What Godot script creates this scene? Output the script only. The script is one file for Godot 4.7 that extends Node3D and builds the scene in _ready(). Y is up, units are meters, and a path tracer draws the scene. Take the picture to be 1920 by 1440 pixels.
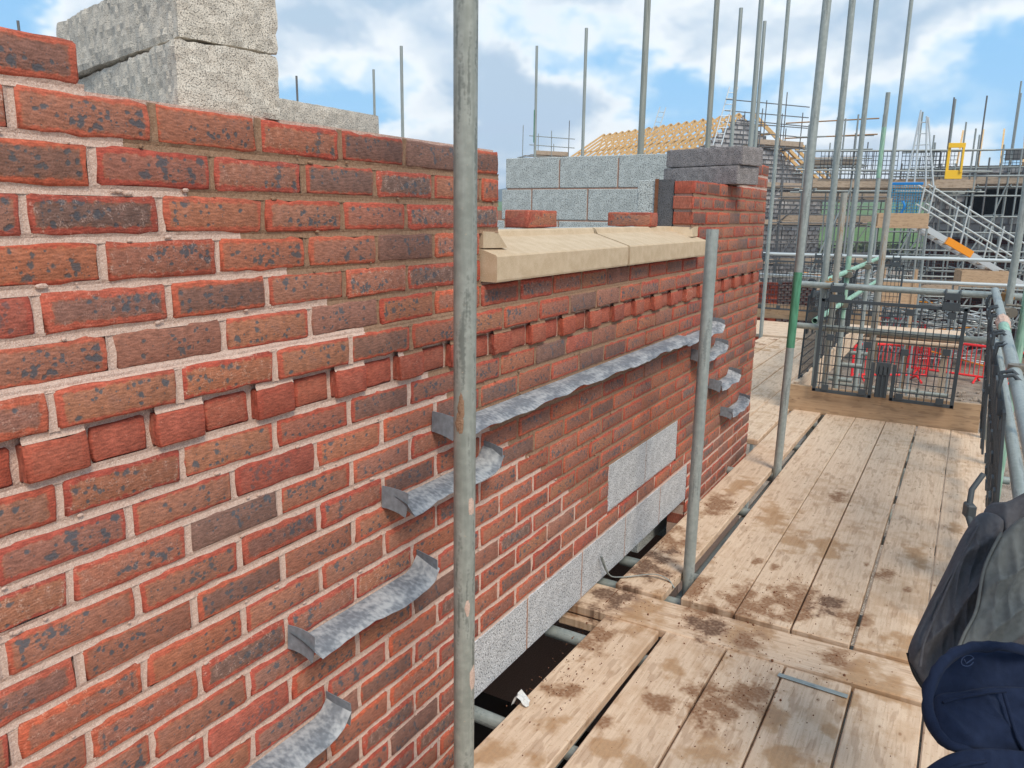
extends Node3D

# World frame: the outer face of the near brick wall is the plane x = 0, the wall runs along -z,
# y = 0 is the top of its highest near course; the scaffold deck lies 1.8 m below that.

const COURSE := 0.075
const UNIT := 0.225
const DECK := -1.80
const GROUND := -4.5

var rng := RandomNumberGenerator.new()
var M := {}
var taken := {}
var cam: Camera3D
var rod_mesh: CylinderMesh
var brick_meshes := []
var half_meshes := []
var header_meshes := []

func _ready() -> void:
	rng.seed = 20240611
	set_view()
	make_materials()
	make_setting()
	make_brick_kinds()
	make_brick_wall()
	make_inner_leaf()
	make_sills()
	make_loose_masonry()
	make_lead_trays()
	make_deck()
	make_near_scaffold()
	make_guard_panels()
	make_coats()
	make_house_scaffolds()
	make_truss_house()
	make_block_house()
	make_yard()
	make_litter()

# ------------------------------------------------------------------ camera, sky, sun

func set_view() -> void:
	cam = Camera3D.new()
	cam.name = "camera"
	cam.position = Vector3(1.211, -0.256, 0.857)
	cam.rotation_degrees = Vector3(-12.42, 30.563, 0.647)
	cam.fov = 53.13
	cam.near = 0.05
	cam.far = 2000.0
	add_child(cam)
	cam.current = true
	var env := Environment.new()
	env.background_mode = Environment.BG_SKY
	var sky := Sky.new()
	var pm := PanoramaSkyMaterial.new()
	pm.panorama = sky_image()
	pm.energy_multiplier = 1.0
	sky.sky_material = pm
	env.sky = sky
	env.background_energy_multiplier = 1.0
	env.tonemap_mode = Environment.TONE_MAPPER_LINEAR
	env.tonemap_exposure = 1.42
	env.sdfgi_enabled = true
	env.ssao_enabled = true
	env.ssil_enabled = true
	env.fog_enabled = true
	env.fog_density = 0.0012
	env.fog_light_color = Color(0.80, 0.86, 0.93)
	var we := WorldEnvironment.new()
	we.name = "world_environment"
	we.environment = env
	add_child(we)
	var sun := DirectionalLight3D.new()
	sun.name = "sun"
	sun.light_energy = 0.65
	sun.light_color = Color(1.0, 0.955, 0.89)
	sun.light_angular_distance = 20.0
	sun.shadow_enabled = true
	add_child(sun)
	sun.look_at_from_position(Vector3(3.3, 4.6, 2.3), Vector3.ZERO)

func sky_image() -> ImageTexture:
	var w := 2048
	var h := 1024
	var na := FastNoiseLite.new()
	na.noise_type = FastNoiseLite.TYPE_SIMPLEX_SMOOTH
	na.seed = 11
	na.frequency = 0.0085
	na.fractal_octaves = 6
	na.fractal_gain = 0.52
	na.domain_warp_enabled = true
	na.domain_warp_amplitude = 40.0
	na.domain_warp_frequency = 0.006
	var nb := FastNoiseLite.new()
	nb.noise_type = FastNoiseLite.TYPE_SIMPLEX_SMOOTH
	nb.seed = 29
	nb.frequency = 0.004
	nb.fractal_octaves = 4
	var ai := na.get_seamless_image(1500, 512)
	ai.resize(w, 512, Image.INTERPOLATE_CUBIC)
	var a := ai.get_data()
	var b := nb.get_seamless_image(w, 512).get_data()
	var out := PackedByteArray()
	out.resize(w * h * 3)
	var o := 0
	for y in h:
		var el := 90.0 - 180.0 * (y + 0.5) / h
		if el < -3.0:
			# the ground beyond everything that is built
			for x in w:
				out[o] = 104; out[o + 1] = 100; out[o + 2] = 94
				o += 3
			continue
		var e: float = maxf(el, 0.0) / 90.0
		var row := int(clampf(511.0 * pow(e, 0.62), 0, 511)) * w
		var t := pow(1.0 - e, 4.0)
		var br: float = lerpf(0.37, 0.63, t)
		var bg: float = lerpf(0.60, 0.78, t)
		var bb: float = lerpf(0.81, 0.89, t)
		for x in w:
			var n := a[row + x] / 255.0
			var m := b[row + x] / 255.0
			var d := clampf((n - 0.30 + (m - 0.5) * 0.5) / 0.24, 0.0, 1.0)
			d = d * d * (3.0 - 2.0 * d)
			var deep := clampf((n - 0.50 + (m - 0.5) * 0.6) / 0.24, 0.0, 1.0)
			var cr: float = lerpf(0.91, 0.65, deep)
			var cg: float = lerpf(0.91, 0.72, deep)
			var cb: float = lerpf(0.905, 0.79, deep)
			var k := d * 0.92
			out[o] = int(255.0 * lerpf(br, cr, k))
			out[o + 1] = int(255.0 * lerpf(bg, cg, k))
			out[o + 2] = int(255.0 * lerpf(bb, cb, k))
			o += 3
	return ImageTexture.create_from_image(Image.create_from_data(w, h, false, Image.FORMAT_RGB8, out))

# ------------------------------------------------------------------ small helpers

func numbered(called: String) -> String:
	if not taken.has(called):
		taken[called] = 0
		return called
	taken[called] += 1
	return "%s_%03d" % [called, taken[called]]

func tag(o: Node, label: String, category: String, group := "") -> void:
	o.set_meta("label", label)
	o.set_meta("category", category)
	if group != "":
		o.set_meta("group", group)

func thing(called: String, label: String, category: String, at := Vector3.ZERO, group := "") -> Node3D:
	var o := Node3D.new()
	o.name = numbered(called)
	add_child(o)
	o.position = at
	tag(o, label, category, group)
	return o

func part(mesh: Mesh, called: String, mat: Material, parent: Node, xf := Transform3D.IDENTITY) -> MeshInstance3D:
	var o := MeshInstance3D.new()
	o.mesh = mesh
	o.material_override = mat
	o.transform = xf
	if parent == self:
		o.name = numbered(called)
		add_child(o)
	else:
		o.name = called
		parent.add_child(o, true)
	return o

func begin() -> SurfaceTool:
	var st := SurfaceTool.new()
	st.begin(Mesh.PRIMITIVE_TRIANGLES)
	return st

func build(st: SurfaceTool, called: String, mat: Material, parent: Node, xf := Transform3D.IDENTITY) -> MeshInstance3D:
	return part(st.commit(), called, mat, parent, xf)

# a flat face; its winding is turned so that it looks along `out`
func face(st: SurfaceTool, pts: Array, uvs: Array, out: Vector3, col := Color.WHITE, uv2 := []) -> void:
	var n: Vector3 = (pts[2] - pts[0]).cross(pts[1] - pts[0]).normalized()
	var flip := n.dot(out) < 0.0
	if flip:
		n = -n
	for i in range(1, pts.size() - 1):
		var ids := [0, i + 1, i] if flip else [0, i, i + 1]
		for k in ids:
			st.set_normal(n)
			st.set_color(col)
			st.set_uv(uvs[k] if uvs.size() > 0 else Vector2(pts[k].x + pts[k].z, pts[k].y))
			if uv2.size() > 0:
				st.set_uv2(uv2[k])
			st.add_vertex(pts[k])

# box with chamfered edges; uv in metres, uv runs along the longest side
func cbox(st: SurfaceTool, xf: Transform3D, s: Vector3, b := 0.0, col := Color.WHITE, uvo := Vector2.ZERO, deck := false, skip_back := false) -> void:
	var h := s * 0.5
	var ax := [Vector3.RIGHT, Vector3.UP, Vector3.BACK]
	for a in 3:
		var u := (a + 1) % 3
		var v := (a + 2) % 3
		if s[u] < s[v]:
			var tmp := u
			u = v
			v = tmp
		for sg in [-1.0, 1.0]:
			if skip_back and a == 2 and sg < 0.0:
				continue
			var pts := []
			var uvs := []
			var uv2 := []
			for q in [[-1, -1], [1, -1], [1, 1], [-1, 1]]:
				var p: Vector3 = ax[a] * h[a] * sg + ax[u] * (h[u] - b) * q[0] + ax[v] * (h[v] - b) * q[1]
				uvs.append(Vector2(p[u], p[v]) + uvo)
				p = xf * p
				pts.append(p)
				if deck:
					uv2.append(deck_uv(p))
			face(st, pts, uvs, xf.basis * (ax[a] * sg), col, uv2)
	if b <= 0.0:
		return
	for a in 3:   # the edge along axis a
		var u := (a + 1) % 3
		var v := (a + 2) % 3
		for su in [-1.0, 1.0]:
			for sv in [-1.0, 1.0]:
				var pts := []
				var uvs := []
				var uv2 := []
				for q in [[-1, 0], [1, 0], [1, 1], [-1, 1]]:
					var p: Vector3 = ax[a] * (h[a] - b) * q[0]
					if q[1] == 0:
						p += ax[u] * h[u] * su + ax[v] * (h[v] - b) * sv
					else:
						p += ax[u] * (h[u] - b) * su + ax[v] * h[v] * sv
					uvs.append(Vector2(p[a], p[u] + p[v]) + uvo)
					p = xf * p
					pts.append(p)
					if deck:
						uv2.append(deck_uv(p))
				face(st, pts, uvs, xf.basis * (ax[u] * su + ax[v] * sv), col, uv2)
	for sx in [-1.0, 1.0]:
		for sy in [-1.0, 1.0]:
			for sz in [-1.0, 1.0]:
				var c := Vector3(sx * h.x, sy * h.y, sz * h.z)
				var pts := [xf * (c - Vector3(0, sy * b, sz * b)), xf * (c - Vector3(sx * b, 0, sz * b)), xf * (c - Vector3(sx * b, sy * b, 0))]
				var uvs := [Vector2(c.x, c.z) + uvo, Vector2(c.x, c.z) + uvo, Vector2(c.x, c.z) + uvo]
				var uv2 := []
				if deck:
					for p in pts:
						uv2.append(deck_uv(p))
				face(st, pts, uvs, xf.basis * Vector3(sx, sy, sz), col, uv2)

func deck_uv(p: Vector3) -> Vector2:
	return Vector2((p.x + 0.3) / 1.9, -p.z / 6.6)

func frame_of(a: Vector3, b: Vector3) -> Basis:
	var y := (b - a).normalized()
	var x := y.cross(Vector3.FORWARD if absf(y.z) < 0.9 else Vector3.RIGHT).normalized()
	return Basis(x, y, x.cross(y))

# a round tube with open bore at both ends
func tube_into(st: SurfaceTool, a: Vector3, b: Vector3, r: float, sides := 20, bore := true, v0 := 0.0) -> void:
	var f := frame_of(a, b)
	var l := a.distance_to(b)
	var segs := maxi(1, int(l / 0.5))
	for j in segs:
		for i in sides:
			for t in [[0, 0], [1, 1], [0, 1], [0, 0], [1, 0], [1, 1]]:
				var ang: float = TAU * (i + t[0]) / sides
				var n := f.x * cos(ang) + f.z * sin(ang)
				st.set_normal(n)
				st.set_color(Color.WHITE)
				st.set_uv(Vector2((i + t[0]) / float(sides), v0 + l * (j + t[1]) / segs))
				st.add_vertex(a + f.y * l * (j + t[1]) / segs + n * r)
	for e in [[a, -1.0], [b, 1.0]]:
		var ri := r * 0.83 if bore else 0.0
		for i in sides:
			var n0 := f.x * cos(TAU * i / sides) + f.z * sin(TAU * i / sides)
			var n1 := f.x * cos(TAU * (i + 1) / sides) + f.z * sin(TAU * (i + 1) / sides)
			face(st, [e[0] + n0 * r, e[0] + n1 * r, e[0] + n1 * ri, e[0] + n0 * ri], [Vector2(0, v0), Vector2(0.1, v0), Vector2(0.1, v0 + 0.05), Vector2(0, v0 + 0.05)], f.y * e[1])
			if bore:
				var dn: Vector3 = e[0] - f.y * e[1] * 0.12
				face(st, [e[0] + n0 * ri, e[0] + n1 * ri, dn + n1 * ri, dn + n0 * ri], [Vector2(0, v0), Vector2(0.1, v0), Vector2(0.1, v0 + 0.05), Vector2(0, v0 + 0.05)], -n0)

func tube(parent: Node, called: String, a: Vector3, b: Vector3, mat: Material, r := 0.02415, sides := 20) -> MeshInstance3D:
	var st := begin()
	tube_into(st, a, b, r, sides, true, rng.randf() * 3.0)
	return build(st, called, mat, parent)

# a far tube: one shared mesh, scaled
func rod(parent: Node, called: String, a: Vector3, b: Vector3, mat: Material, r := 0.02415) -> MeshInstance3D:
	var f := frame_of(a, b)
	var l := a.distance_to(b)
	return part(rod_mesh, called, mat, parent, Transform3D(Basis(f.x * r, f.y * l, f.z * r), (a + b) * 0.5))

# a bent tube through points
func pipe_into(st: SurfaceTool, pts: Array, rad: float, sides := 8, flat := 1.0, ragged := 0.0) -> void:
	var rag := FastNoiseLite.new()
	rag.frequency = 14.0
	var rings := []
	var up := Vector3.UP
	for i in pts.size():
		var d: Vector3 = (pts[mini(i + 1, pts.size() - 1)] - pts[maxi(i - 1, 0)]).normalized()
		var x := d.cross(up)
		if x.length() < 0.05:
			x = d.cross(Vector3.RIGHT)
		x = x.normalized()
		var z := d.cross(x).normalized()
		up = -z if i > 0 and (-z).dot(up) > 0 else up
		var ring := []
		for k in sides:
			var a := TAU * k / sides
			var rr := rad
			if ragged > 0.0:
				rr += ragged * (rag.get_noise_3dv(pts[i] + x * cos(a) * 0.03 + z * sin(a) * 0.03) * 2.0)
			ring.append([pts[i] + x * cos(a) * rr + z * sin(a) * rr * flat, x * cos(a) + z * sin(a)])
		rings.append(ring)
	for i in rings.size() - 1:
		for k in sides:
			var q := [rings[i][k], rings[i + 1][k], rings[i + 1][(k + 1) % sides], rings[i][(k + 1) % sides]]
			var n: Vector3 = (q[2][0] - q[0][0]).cross(q[1][0] - q[0][0])
			var ids := [0, 1, 2, 0, 2, 3] if n.dot(q[0][1]) > 0 else [0, 2, 1, 0, 3, 2]
			for id in ids:
				st.set_normal(q[id][1])
				st.set_color(Color.WHITE)
				st.set_uv(Vector2(k / float(sides), i * 0.1))
				st.add_vertex(q[id][0])
	for e in [0, rings.size() - 1]:
		var poly := []
		for k in sides:
			poly.append(rings[e][k][0])
		face(st, poly, [], (pts[0] - pts[1]) if e == 0 else (pts[-1] - pts[-2]))

func smooth_path(pts: Array, per := 6, closed := false) -> Array:
	var out := []
	var n := pts.size()
	var last := n if closed else n - 1
	for i in last:
		var p0: Vector3 = pts[(i - 1 + n) % n] if closed or i > 0 else pts[0]
		var p1: Vector3 = pts[i]
		var p2: Vector3 = pts[(i + 1) % n]
		var p3: Vector3 = pts[(i + 2) % n] if closed or i + 2 < n else pts[n - 1]
		for k in per:
			out.append(p1.cubic_interpolate(p2, p0, p3, k / float(per)))
	if not closed:
		out.append(pts[n - 1])
	return out

func box_at(c: Vector3, yaw := 0.0, tilt := Vector3.ZERO) -> Transform3D:
	return Transform3D(Basis.from_euler(Vector3(tilt.x, yaw, tilt.z)), c)

# ------------------------------------------------------------------ materials

func noise_bytes(w: int, h: int, sd: int, freq: float, oct := 3, sx := 1, sy := 1, kind := FastNoiseLite.TYPE_SIMPLEX_SMOOTH) -> PackedByteArray:
	var n := FastNoiseLite.new()
	n.noise_type = kind
	n.seed = sd
	n.frequency = freq
	n.fractal_octaves = oct
	var im := n.get_image(w / sx, h / sy) if w * h > 400000 else n.get_seamless_image(w / sx, h / sy)
	if sx != 1 or sy != 1:
		im.resize(w, h, Image.INTERPOLATE_CUBIC)
	im.convert(Image.FORMAT_L8)
	return im.get_data()

func tex(w: int, h: int, data: PackedByteArray, fmt := Image.FORMAT_RGB8) -> ImageTexture:
	var im := Image.create_from_data(w, h, false, fmt, data)
	im.generate_mipmaps()
	return ImageTexture.create_from_image(im)

func mat(col: Color, rough := 0.8, metal := 0.0) -> StandardMaterial3D:
	var m := StandardMaterial3D.new()
	m.albedo_color = col
	m.roughness = rough
	m.metallic = metal
	m.metallic_specular = 0.4
	return m

func relief(m: StandardMaterial3D, t: Texture2D, cm: float) -> void:
	m.heightmap_enabled = true
	m.heightmap_texture = t
	m.heightmap_scale = cm

func tri(m: StandardMaterial3D, per_metre: float, world := false) -> void:
	m.uv1_triplanar = true
	m.uv1_world_triplanar = world
	m.uv1_scale = Vector3.ONE * per_metre

# two-tone mottling between two colours, with a sparse third
func mottle(w: int, h: int, c0: Color, c1: Color, c2: Color, n1: PackedByteArray, n2: PackedByteArray, lim := 0.7, soft := 0.08) -> ImageTexture:
	var out := PackedByteArray()
	out.resize(w * h * 3)
	for i in w * h:
		var t := clampf((n1[i] / 255.0 - 0.2) / 0.6, 0.0, 1.0)
		var s := clampf((n2[i] / 255.0 - lim) / soft, 0.0, 1.0)
		out[i * 3] = int(255.0 * lerpf(lerpf(c0.r, c1.r, t), c2.r, s))
		out[i * 3 + 1] = int(255.0 * lerpf(lerpf(c0.g, c1.g, t), c2.g, s))
		out[i * 3 + 2] = int(255.0 * lerpf(lerpf(c0.b, c1.b, t), c2.b, s))
	return tex(w, h, out)

func make_materials() -> void:
	rod_mesh = CylinderMesh.new()
	rod_mesh.top_radius = 1.0
	rod_mesh.bottom_radius = 1.0
	rod_mesh.height = 1.0
	rod_mesh.radial_segments = 10
	rod_mesh.rings = 0
	brick_atlas()
	# mortar, dry and freshly laid
	var f1 := noise_bytes(256, 256, 3, 0.06, 4)
	var f2 := noise_bytes(256, 256, 4, 0.25, 2)
	var hm := tex(256, 256, noise_bytes(256, 256, 5, 0.12, 4), Image.FORMAT_L8)
	M.mortar = mat(Color.WHITE, 0.95)
	M.mortar.albedo_texture = mottle(256, 256, Color8(182, 152, 136), Color8(206, 178, 162), Color8(222, 200, 186), f1, f2, 0.62)
	tri(M.mortar, 6.0)
	relief(M.mortar, hm, 0.12)
	M.fresh = mat(Color.WHITE, 0.9)
	M.fresh.albedo_texture = mottle(256, 256, Color8(132, 102, 80), Color8(156, 124, 100), Color8(168, 140, 116), f1, f2, 0.7)
	tri(M.fresh, 6.0)
	relief(M.fresh, hm, 0.12)
	M.pink_mortar = mat(Color8(188, 148, 128), 0.95)
	M.pink_mortar.albedo_texture = mottle(256, 256, Color(0.8, 0.8, 0.8), Color(1, 1, 1), Color(0.7, 0.7, 0.7), f1, f2, 0.7)
	tri(M.pink_mortar, 6.0)
	# aggregate concrete: light grains, dark pits
	var g1 := noise_bytes(512, 512, 21, 0.16, 3)
	var g2 := noise_bytes(512, 512, 22, 0.11, 3)
	var g3 := noise_bytes(512, 512, 23, 0.012, 3)
	var cd := PackedByteArray()
	cd.resize(512 * 512 * 3)
	var ch := PackedByteArray()
	ch.resize(512 * 512)
	for i in 512 * 512:
		var grain := g1[i] / 255.0
		var pit := clampf((g2[i] / 255.0 - 0.63) / 0.09, 0.0, 1.0)
		var v := 0.50 + 0.58 * grain + 0.16 * (g3[i] / 255.0 - 0.5)
		v *= 1.0 - 0.62 * pit
		cd[i * 3] = int(clampf(255.0 * v, 0, 255))
		cd[i * 3 + 1] = int(clampf(255.0 * v, 0, 255))
		cd[i * 3 + 2] = int(clampf(252.0 * v, 0, 255))
		ch[i] = int(clampf(255.0 * (0.35 + 0.5 * grain) * (1.0 - 0.8 * pit), 0, 255))
	var ct := tex(512, 512, cd)
	var cs := PackedByteArray()
	cs.resize(512 * 512 * 3)
	for i in 512 * 512 * 3:
		cs[i] = int(70.0 + cd[i] * 0.7)
	var cst := tex(512, 512, cs)
	var cht := tex(512, 512, ch, Image.FORMAT_L8)
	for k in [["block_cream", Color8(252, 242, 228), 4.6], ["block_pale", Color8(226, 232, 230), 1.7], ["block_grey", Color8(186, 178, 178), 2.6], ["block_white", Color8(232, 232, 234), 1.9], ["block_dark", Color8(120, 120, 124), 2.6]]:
		var m := mat(k[1], 0.95)
		m.albedo_texture = ct if k[0] == "block_grey" else cst
		tri(m, k[2])
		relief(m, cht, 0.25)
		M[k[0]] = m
	# cast stone
	M.stone = mat(Color.WHITE, 0.85)
	M.stone.albedo_texture = mottle(256, 256, Color8(190, 167, 137), Color8(203, 181, 152), Color8(213, 194, 167), noise_bytes(256, 256, 31, 0.02, 6), noise_bytes(256, 256, 32, 0.35, 2), 0.7)
	tri(M.stone, 3.0)
	relief(M.stone, tex(256, 256, noise_bytes(256, 256, 33, 0.4, 2), Image.FORMAT_L8), 0.02)
	# timber boards: grain runs along u
	var w1 := noise_bytes(1024, 256, 41, 0.07, 4, 32, 1)
	var w2 := noise_bytes(1024, 256, 42, 0.02, 3, 4, 1)
	var w3 := noise_bytes(1024, 256, 43, 0.16, 2, 16, 1)
	var w4 := noise_bytes(1024, 256, 44, 0.01, 4)
	for k in [["board", Color8(222, 197, 170), Color8(200, 170, 142), Color8(160, 129, 104), 1.0], ["board_tan", Color8(196, 166, 134), Color8(172, 142, 112), Color8(136, 110, 86), 1.0], ["board_grey", Color8(184, 166, 146), Color8(156, 136, 116), Color8(110, 92, 76), 1.0], ["truss", Color8(226, 190, 136), Color8(206, 164, 108), Color8(176, 130, 80), 1.0]]:
		var out := PackedByteArray()
		out.resize(1024 * 256 * 3)
		for i in 1024 * 256:
			var t := clampf((w1[i] / 255.0 - 0.25) * 1.6, 0.0, 1.0) * 0.6 + clampf((w4[i] / 255.0 - 0.2) * 1.2, 0.0, 1.0) * 0.3
			var s := clampf((w3[i] / 255.0 - 0.66) / 0.16, 0.0, 1.0) * 0.32 + clampf((w2[i] / 255.0 - 0.68) / 0.08, 0.0, 1.0) * 0.35
			var c: Color = k[1].lerp(k[2], t).lerp(k[3], clampf(s, 0, 0.9))
			out[i * 3] = int(c.r * 255.0)
			out[i * 3 + 1] = int(c.g * 255.0)
			out[i * 3 + 2] = int(c.b * 255.0)
		for q in 14:
			var kx := rng.randi_range(20, 1000)
			var ky := rng.randi_range(12, 244)
			var kr := rng.randf_range(2.0, 5.0)
			for yy in range(maxi(0, ky - 14), mini(256, ky + 14)):
				for xx in range(kx - 20, kx + 20):
					var qd := Vector2((xx - kx) * 0.62, yy - ky).length() / kr
					var ka := clampf(1.3 - qd, 0.0, 1.0) * 0.6 + clampf(1.0 - absf(qd - 1.7) * 1.3, 0.0, 1.0) * 0.08
					var ki := (yy * 1024 + posmod(xx, 1024)) * 3
					out[ki] = int(lerpf(out[ki], 112.0, ka))
					out[ki + 1] = int(lerpf(out[ki + 1], 78.0, ka))
					out[ki + 2] = int(lerpf(out[ki + 2], 54.0, ka))
		var m := mat(Color.WHITE, 0.85)
		m.albedo_texture = tex(1024, 256, out)
		m.uv1_scale = Vector3(0.75, 3.3, 1)
		relief(m, tex(1024, 256, w3, Image.FORMAT_L8), 0.04)
		M[k[0]] = m
	M.deck = M.board.duplicate()
	M.deck.detail_enabled = true
	M.deck.detail_uv_layer = BaseMaterial3D.DETAIL_UV_2
	M.deck.detail_blend_mode = BaseMaterial3D.BLEND_MODE_MIX
	M.deck.detail_albedo = mud_texture()
	# galvanised tube: streaks along v
	var t1 := noise_bytes(128, 1024, 51, 0.05, 4, 1, 16)
	var t2 := noise_bytes(128, 1024, 52, 0.03, 4)
	var t3 := noise_bytes(128, 1024, 53, 0.09, 3)
	for k in [["tube", Color8(146, 154, 150), Color8(178, 184, 180), Color8(122, 128, 126)], ["tube_old", Color8(138, 142, 134), Color8(176, 178, 170), Color8(106, 110, 104)], ["tube_stained", Color8(160, 160, 152), Color8(190, 186, 176), Color8(160, 122, 84)]]:
		var out := PackedByteArray()
		out.resize(128 * 1024 * 3)
		for i in 128 * 1024:
			var t := clampf((t1[i] / 255.0 - 0.25) * 1.6, 0, 1) * 0.6 + clampf((t2[i] / 255.0 - 0.25) * 1.6, 0, 1) * 0.4
			var s := clampf((t1[i] / 255.0 + (t3[i] - 128) / 900.0 - 0.62) / 0.2, 0, 1) * 0.75
			var p := clampf((t3[i] / 255.0 - 0.80) / 0.04, 0, 1) * clampf((t2[i] / 255.0 - 0.5) * 4.0, 0, 1)
			var c: Color = k[1].lerp(k[2], t).lerp(k[3], s).lerp(Color8(176, 164, 148), p)
			out[i * 3] = int(c.r * 255.0)
			out[i * 3 + 1] = int(c.g * 255.0)
			out[i * 3 + 2] = int(c.b * 255.0)
		var m := mat(Color.WHITE, 0.5, 0.2)
		m.albedo_texture = tex(128, 1024, out)
		m.uv1_scale = Vector3(1, 0.9, 1)
		M[k[0]] = m
	M.far_tube = mat(Color8(150, 156, 154), 0.5, 0.3)
	M.far_tube_dark = mat(Color8(112, 112, 112), 0.6, 0.3)
	M.far_tube_white = mat(Color8(205, 210, 208), 0.4, 0.3)
	M.green_paint = mat(Color8(92, 154, 122), 0.6)
	M.green_paint.albedo_texture = mottle(128, 128, Color(0.78, 0.82, 0.8), Color(1, 1, 1), Color(1.0, 0.95, 0.95), noise_bytes(128, 128, 61, 0.05, 4), noise_bytes(128, 128, 62, 0.08, 3), 0.7)
	M.pale_green = mat(Color8(162, 200, 178), 0.55)
	M.pale_green.albedo_texture = M.green_paint.albedo_texture
	M.coupler = mat(Color8(132, 124, 112), 0.6, 0.4)
	M.rust = mat(Color8(166, 128, 84), 0.8, 0.2)
	M.plastic = mat(Color8(72, 78, 82), 0.55)
	M.wire = mat(Color8(66, 70, 74), 0.5, 0.2)
	M.red = mat(Color8(244, 52, 54), 0.45)
	M.yellow = mat(Color8(238, 190, 50), 0.5)
	M.orange = mat(Color8(240, 150, 30), 0.5)
	M.blue_mesh = mat(Color8(66, 150, 190), 0.6)
	M.blue = mat(Color8(30, 130, 200), 0.5)
	M.alu = mat(Color8(212, 216, 216), 0.35, 0.5)
	M.dark_wall = mat(Color8(96, 90, 88), 0.95)
	M.black = mat(Color8(30, 30, 32), 0.9)
	# sheet lead with mortar smears
	var l1 := noise_bytes(512, 128, 71, 0.022, 6, 4, 1)
	var l2 := noise_bytes(512, 128, 72, 0.06, 4, 1, 1)
	var l3 := noise_bytes(512, 128, 73, 0.012, 3, 1, 1)
	for k in [["lead", Color8(128, 133, 139), 0.16], ["lead_clean", Color8(128, 133, 139), 0.22], ["lead_bare", Color8(128, 133, 139), 0.98]]:
		var out := PackedByteArray()
		out.resize(512 * 128 * 3)
		for i in 512 * 128:
			var v := 0.88 + 0.2 * l2[i] / 255.0
			var s := clampf((l1[i] / 255.0 + (l3[i] - 128) / 600.0 + (l2[i] - 128) / 330.0 - k[2]) / 0.75, 0, 1)
			var base: Color = k[1] * v
			var c := base.lerp(Color8(190, 192, 192), s * 0.8)
			out[i * 3] = int(clampf(c.r, 0, 1) * 255.0)
			out[i * 3 + 1] = int(clampf(c.g, 0, 1) * 255.0)
			out[i * 3 + 2] = int(clampf(c.b, 0, 1) * 255.0)
		var m := mat(Color.WHITE, 0.6, 0.15)
		m.albedo_texture = tex(512, 128, out)
		m.uv1_scale = Vector3(2.2, 6.0, 1)
		m.cull_mode = BaseMaterial3D.CULL_DISABLED
		relief(m, tex(512, 128, l2, Image.FORMAT_L8), 0.02)
		M[k[0]] = m
	# cloth
	var k1 := noise_bytes(256, 256, 81, 0.35, 2)
	var k2 := noise_bytes(256, 256, 82, 0.02, 4)
	for k in [["softshell", Color8(98, 98, 103), 0.75, 0.02], ["worn_cloth", Color8(112, 116, 116), 0.85, 0.04], ["fleece", Color8(40, 50, 74), 1.0, 0.12]]:
		var m := mat(k[1], k[2])
		m.albedo_texture = mottle(256, 256, Color(0.74, 0.74, 0.74), Color(0.88, 0.88, 0.88), Color(1, 1, 1), k2, k1, 0.55, 0.3)
		tri(m, 9.0)
		m.metallic_specular = 0.15
		relief(m, tex(256, 256, k1, Image.FORMAT_L8), k[3])
		m.rim_enabled = true
		m.rim = 0.2
		M[k[0]] = m
	M.cord = mat(Color8(24, 24, 28), 0.8)
	M.logo = mat(Color8(66, 80, 110), 0.9)
	M.soil = mat(Color8(158, 124, 100), 1.0)
	M.soil.albedo_texture = M.mortar.albedo_texture
	tri(M.soil, 3.0)
	M.paper = mat(Color8(210, 210, 206), 0.8)
	# yard
	var y1 := noise_bytes(512, 512, 91, 0.18, 3)
	var y2 := noise_bytes(512, 512, 92, 0.01, 4)
	M.gravel = mat(Color.WHITE, 1.0)
	M.gravel.albedo_texture = mottle(512, 512, Color8(128, 110, 94), Color8(176, 158, 140), Color8(196, 184, 170), y2, y1, 0.55, 0.2)
	tri(M.gravel, 0.45, true)
	relief(M.gravel, tex(512, 512, y1, Image.FORMAT_L8), 3.0)
	M.grass = mat(Color.WHITE, 1.0)
	M.grass.albedo_texture = mottle(512, 512, Color8(76, 104, 46), Color8(98, 126, 58), Color8(112, 136, 70), y2, y1, 0.6, 0.2)
	tri(M.grass, 0.06, true)
	M.hedge = mat(Color8(58, 74, 34), 1.0)
	M.hedge.vertex_color_use_as_albedo = true
	M.masonry = mat(Color.WHITE, 0.95)
	M.masonry.vertex_color_use_as_albedo = true
	M.far_mortar = mat(Color8(150, 138, 128), 0.95)
	M.hill = mat(Color8(74, 84, 78), 1.0)

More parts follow.
